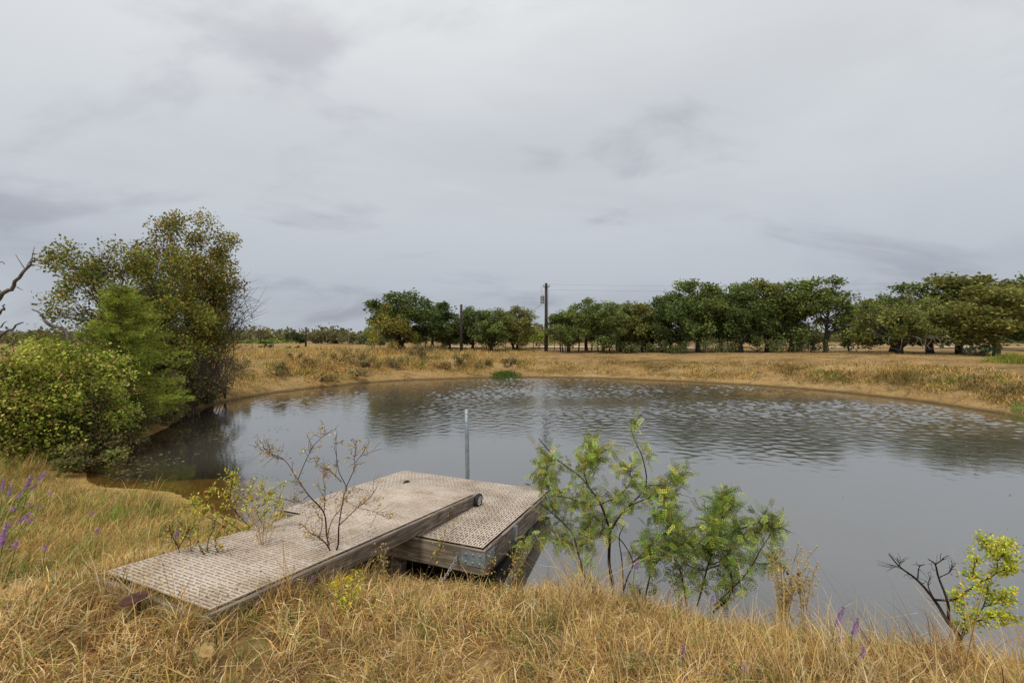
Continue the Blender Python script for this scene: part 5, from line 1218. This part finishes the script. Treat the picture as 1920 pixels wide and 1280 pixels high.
# green tufts and broad leaved weeds coming up through the straw
T = 240; qx, qy = r.uniform(-6.5, 6, T), r.uniform(2.0, 5.2, T); m = in_view(qx, qy) & (shore_d(qx, qy) > .3) & free(qx, qy); qx, qy = qx[m], qy[m]; T = len(qx); k = np.repeat(np.arange(T), 34); n = len(k)
bx, by = qx[k]+r.normal(0, .055, n), qy[k]+r.normal(0, .055, n); m = free(bx, by); k, bx, by = k[m], bx[m], by[m]; n = len(k)
gc = np.array([(0.15, 0.21, 0.05), (0.20, 0.25, 0.06), (0.28, 0.27, 0.07), (0.10, 0.15, 0.05)])
gm.blades(np.stack([bx, by, height(bx, by)], 1), (r.gamma(5, .028, n)+.03)*low(bx, by)**.4, r.uniform(.004, .008, n), r.uniform(0, 6.28, n), np.abs(r.normal(.2, .2, n)), r.uniform(.3, 1.4, n), gc[r.integers(0, 4, T)][k]*np.exp(r.normal(0, .18, (n, 1))), 3)
m = r.random(n) < .22; w = m.sum(); gm.leaves(np.stack([bx, by, height(bx, by)+r.uniform(.02, .12, n)], 1)[m], rdir(w, .2, r), rdir(w, 1, r), r.uniform(.02, .05, w), r.uniform(.008, .018, w), gc[r.integers(0, 4, T)][k][m])
# single long straws
x, y = r.uniform(-7, 7, 4200), r.uniform(1.9, 5.6, 4200); d = shore_d(x, y); m = in_view(x, y) & (d > .15) & free(x, y); x, y = x[m], y[m]; n = len(x)
gm.blades(np.stack([x, y, height(x, y)], 1), r.uniform(.22, .60, n)*low(x, y)**.7, r.uniform(.0025, .0042, n), r.uniform(0, 6.28, n), np.abs(r.normal(.15, .3, n)), r.uniform(.2, 1.5, n), FAM[r.choice([0, 1, 2, 7], n)]*r.uniform(.85, 1.2, (n, 1)), 3)
tag(gm.build('foreground_grass', M_GRASS), 'matted dry tan grass with green blades on the near bank', 'grass', kind='stuff')
# left meadow
r = np.random.default_rng(402); gm = MB()
x, y = r.uniform(-14, -2.5, 62000), r.uniform(4.5, 12.5, 62000); d = shore_d(x, y); m = in_view(x, y) & (d > 0.08) & free(x, y) & ~((d < .8) & (r.random(len(x)) < .6)); x, y = x[m], y[m]; n = len(x)
gm.blades(np.stack([x, y, height(x, y)], 1), (r.gamma(5, .036, n)+.04)*np.clip(.2+.4*shore_d(x, y), .25, 1), r.uniform(.005, .010, n), r.normal(.7, 1.6, n), r.uniform(.2, 1.3, n), r.uniform(.8, 1.65, n), gcol(n, x, y, r, 0.42, .05), 2)
tx, ty, k, bx, by = tufts(1900, (-14, -2.5), (4.5, 12), r, lambda x, y, d: d > 0.5, 18, 0.06); n = len(bx)
tgreen = r.normal(0.36, .4, len(tx)); gm.blades(np.stack([bx, by, height(bx, by)], 1), (r.gamma(5, .046, n)+.05)*(r.uniform(.4, 1.2, len(tx))*np.clip(.9+1.5*vnoise(tx, ty, 1.5), .3, 1.5))[k], r.uniform(.004, .008, n), r.normal(.6, 1.3, n), np.abs(r.normal(.25, .25, n)), r.uniform(.5, 1.6, n), gcol(n, bx, by, r, tgreen[k]), 3)
tag(gm.build('meadow_grass', M_GRASS), 'leaning green and straw meadow grass left of the ramp', 'grass', kind='stuff')
# far banks: coarse bunches, and left bank
r = np.random.default_rng(403); gm = MB()
x, y = r.uniform(-34, 40, 420000), r.uniform(11, 58, 420000); d = shore_d(x, y)
si = r.integers(0, len(SHORE)-1, 330000); tt = r.random(330000)[:, None]; sp_ = SHORE[si]*(1-tt)+SHORE[si+1]*tt; th = r.uniform(0, 6.28, len(si)); ro = r.uniform(.1, 5.2, len(si))
ex, ey = sp_[:, 0]+np.cos(th)*ro, sp_[:, 1]+np.sin(th)*ro; m = (ey > 12.5); x, y = np.concatenate([x, ex[m]]), np.concatenate([y, ey[m]]); d = shore_d(x, y)
rt = sstep(-1, 6, x); band = sstep(.05, .6, d)*(1-sstep(4.4, 5.8, d))      # rough lip above the waterline, mown flat behind it
dens = (1-rt)*np.exp(-np.maximum(d-1, 0)/14)+rt*(.14+.86*band)
dens *= np.clip(.5+1.5*vnoise(x, y, 1.6)+.7*vnoise(x, y, .6), .05, 1)
m = in_view(x, y) & (d > 0.12) & (r.random(len(x)) < dens); x, y, d, band, rt = x[m], y[m], d[m], band[m], rt[m]; n = len(x)
tl = (.35+.65*sstep(.1, 1.4, d))*(.14+(1-rt)*.55*sstep(1.0, 3.5, d)+rt*.17*band)*np.clip(.8+1.2*vnoise(x, y, 2.2)+.5*vnoise(x, y, .7), .3, 1.5)
c = gcol(n, x, y, r, 0.02, .05); ol = np.clip(.22+1.1*vnoise(x, y, 1.3), 0, .6)[:, None]*(rt*band)[:, None]
c = c*(1-ol)+ol*np.array([0.135, 0.112, 0.045])*np.exp(r.normal(0, .3, (n, 1)))
gold = (rt*(1-band))[:, None]*.7; c = c*(1-gold)+gold*np.array([0.42, 0.275, 0.105])
gm.blades(np.stack([x, y, height(x, y)], 1), tl*r.uniform(.5, 1.2, n), r.uniform(.018, .045, n), r.uniform(0, 6.28, n), r.uniform(.1, .8, n), r.uniform(.5, 1.5, n), c, 2)
tag(gm.build('far_bank_grass', M_GRASS), 'golden dry grass and weeds covering the far and left banks', 'grass', kind='stuff')
def reed(name, label, pts, Y, n, H, col, seed, w=0.03):
    r = np.random.default_rng(seed); mb = MB(); x0, x1 = [(p-960)/FPX*Y for p in pts]; x = (x0+x1)/2+(x1-x0)/2*np.clip(r.normal(0, .5, n), -1, 1); y = Y+r.normal(0, .35, n); z = np.maximum(height(x, y), -.1); env = (0.30+0.70*np.sin(np.pi*np.clip((x-x0)/(x1-x0), 0.02, .98)))*(.75+.5*vnoise(x, y, .5)+.5*vnoise(x*1.3, y, .2))
    mb.blades(np.stack([x, y, z], 1), H*env*r.uniform(.6, 1.15, n), w, r.uniform(0, 6.28, n), r.uniform(0, .25, n), r.uniform(.1, .7, n), cols(col, n, r, .2), 2); return tag(mb.build(name, M_GRASS), label, 'reeds', kind='stuff')
reed('reed_clump', 'bright green reed clump at the far water edge below the round weed', (918, 978), 35.3, 1500, 0.46, (0.042, 0.068, 0.014), 411)
reed('reed_clump', 'yellow green grass patch on the rise at the right edge', (1850, 1960), 27.0, 2600, 0.75, (0.13, 0.14, 0.026), 412)
reed('reed_clump', 'low green waterside growth at the right edge of the pond', (1880, 2050), 18.2, 1500, 0.16, (0.10, 0.15, 0.035), 413)
reed('reed_clump', 'green rush tuft standing on the sandy shore left of the ramp', (190, 262), 7.2, 500, 0.36, (0.13, 0.175, 0.035), 414, 0.008)
# floating pond leaves
r = np.random.default_rng(420); mb = MB(); n = 1500; x, y = r.normal(-8.6, 1.9, n), r.uniform(8.2, 19, n); d = shore_d(x, y); m = (d < -.25) & (d > -4.2) & (vnoise(x, y, 0.8)+vnoise(x, y, 2.2) > 0.02); x, y = x[m], y[m]; n = len(x)
a = r.uniform(0, 6.28, n); dr = np.stack([np.cos(a), np.sin(a), 0*a], 1); mb.leaves(np.stack([x, y, r.uniform(.004, .010, n)], 1), dr, np.tile([0, 0, 1.0], (n, 1)), r.uniform(.04, .12, n), r.uniform(.03, .06, n), cols((0.10, 0.10, 0.042), n, r, .3), 0.0)
tag(mb.build('floating_leaves', M_LEAF), 'pale pond weed leaves floating on the dark water at left', 'pond weed', kind='stuff')
r = np.random.default_rng(421); mb = MB(); n = 150; x, y = r.uniform(2, 15, n), r.uniform(6.5, 26, n); m = (shore_d(x, y) < -.8) & (vnoise(x, y, 3.0) > .12); x, y = x[m], y[m]; n = len(x); a = r.uniform(0, 6.28, n)
mb.leaves(np.stack([x, y, np.full(n, .012)], 1), np.stack([np.cos(a), np.sin(a), 0*a], 1), np.tile([0, 0, 1.0], (n, 1)), r.uniform(.03, .09, n), r.uniform(.015, .03, n), cols((0.07, 0.06, 0.03), n, r, .3), 0.0)
tag(mb.build('floating_debris', M_LEAF), 'scattered dead leaves and bits drifting on the open water', 'debris', kind='stuff')
# dead leaves and straw blown onto the ramp
mb = MB(); n = 260; u, v = r.uniform(-.57, .57, n), -GW_L/2+GW_L*r.random(n)**1.6; p0 = GW_C+u[:, None]*GW_B[0]+v[:, None]*GW_B[1]+GW_B[2]*.006; a = r.uniform(0, 6.28, n)
dd = np.cos(a)[:, None]*GW_B[0]+np.sin(a)[:, None]*GW_B[1]; st = r.random(n) < .55
mb.leaves(p0, dd, np.tile(GW_B[2], (n, 1)), np.where(st, r.uniform(.06, .16, n), r.uniform(.015, .035, n)), np.where(st, .0035, r.uniform(.008, .016, n)), np.where(st[:, None], np.array([0.60, 0.45, 0.22]), np.array([0.22, 0.12, 0.05]))*np.exp(r.normal(0, .25, (n, 1))), 0.05)
tag(mb.build('deck_litter', M_GRASS), 'dead leaves and straw scattered over the ramp deck', 'leaf litter', kind='stuff')
for o in COL.objects:
    if o.type == 'EMPTY' and o.parent is None: o.empty_display_size = 0.1
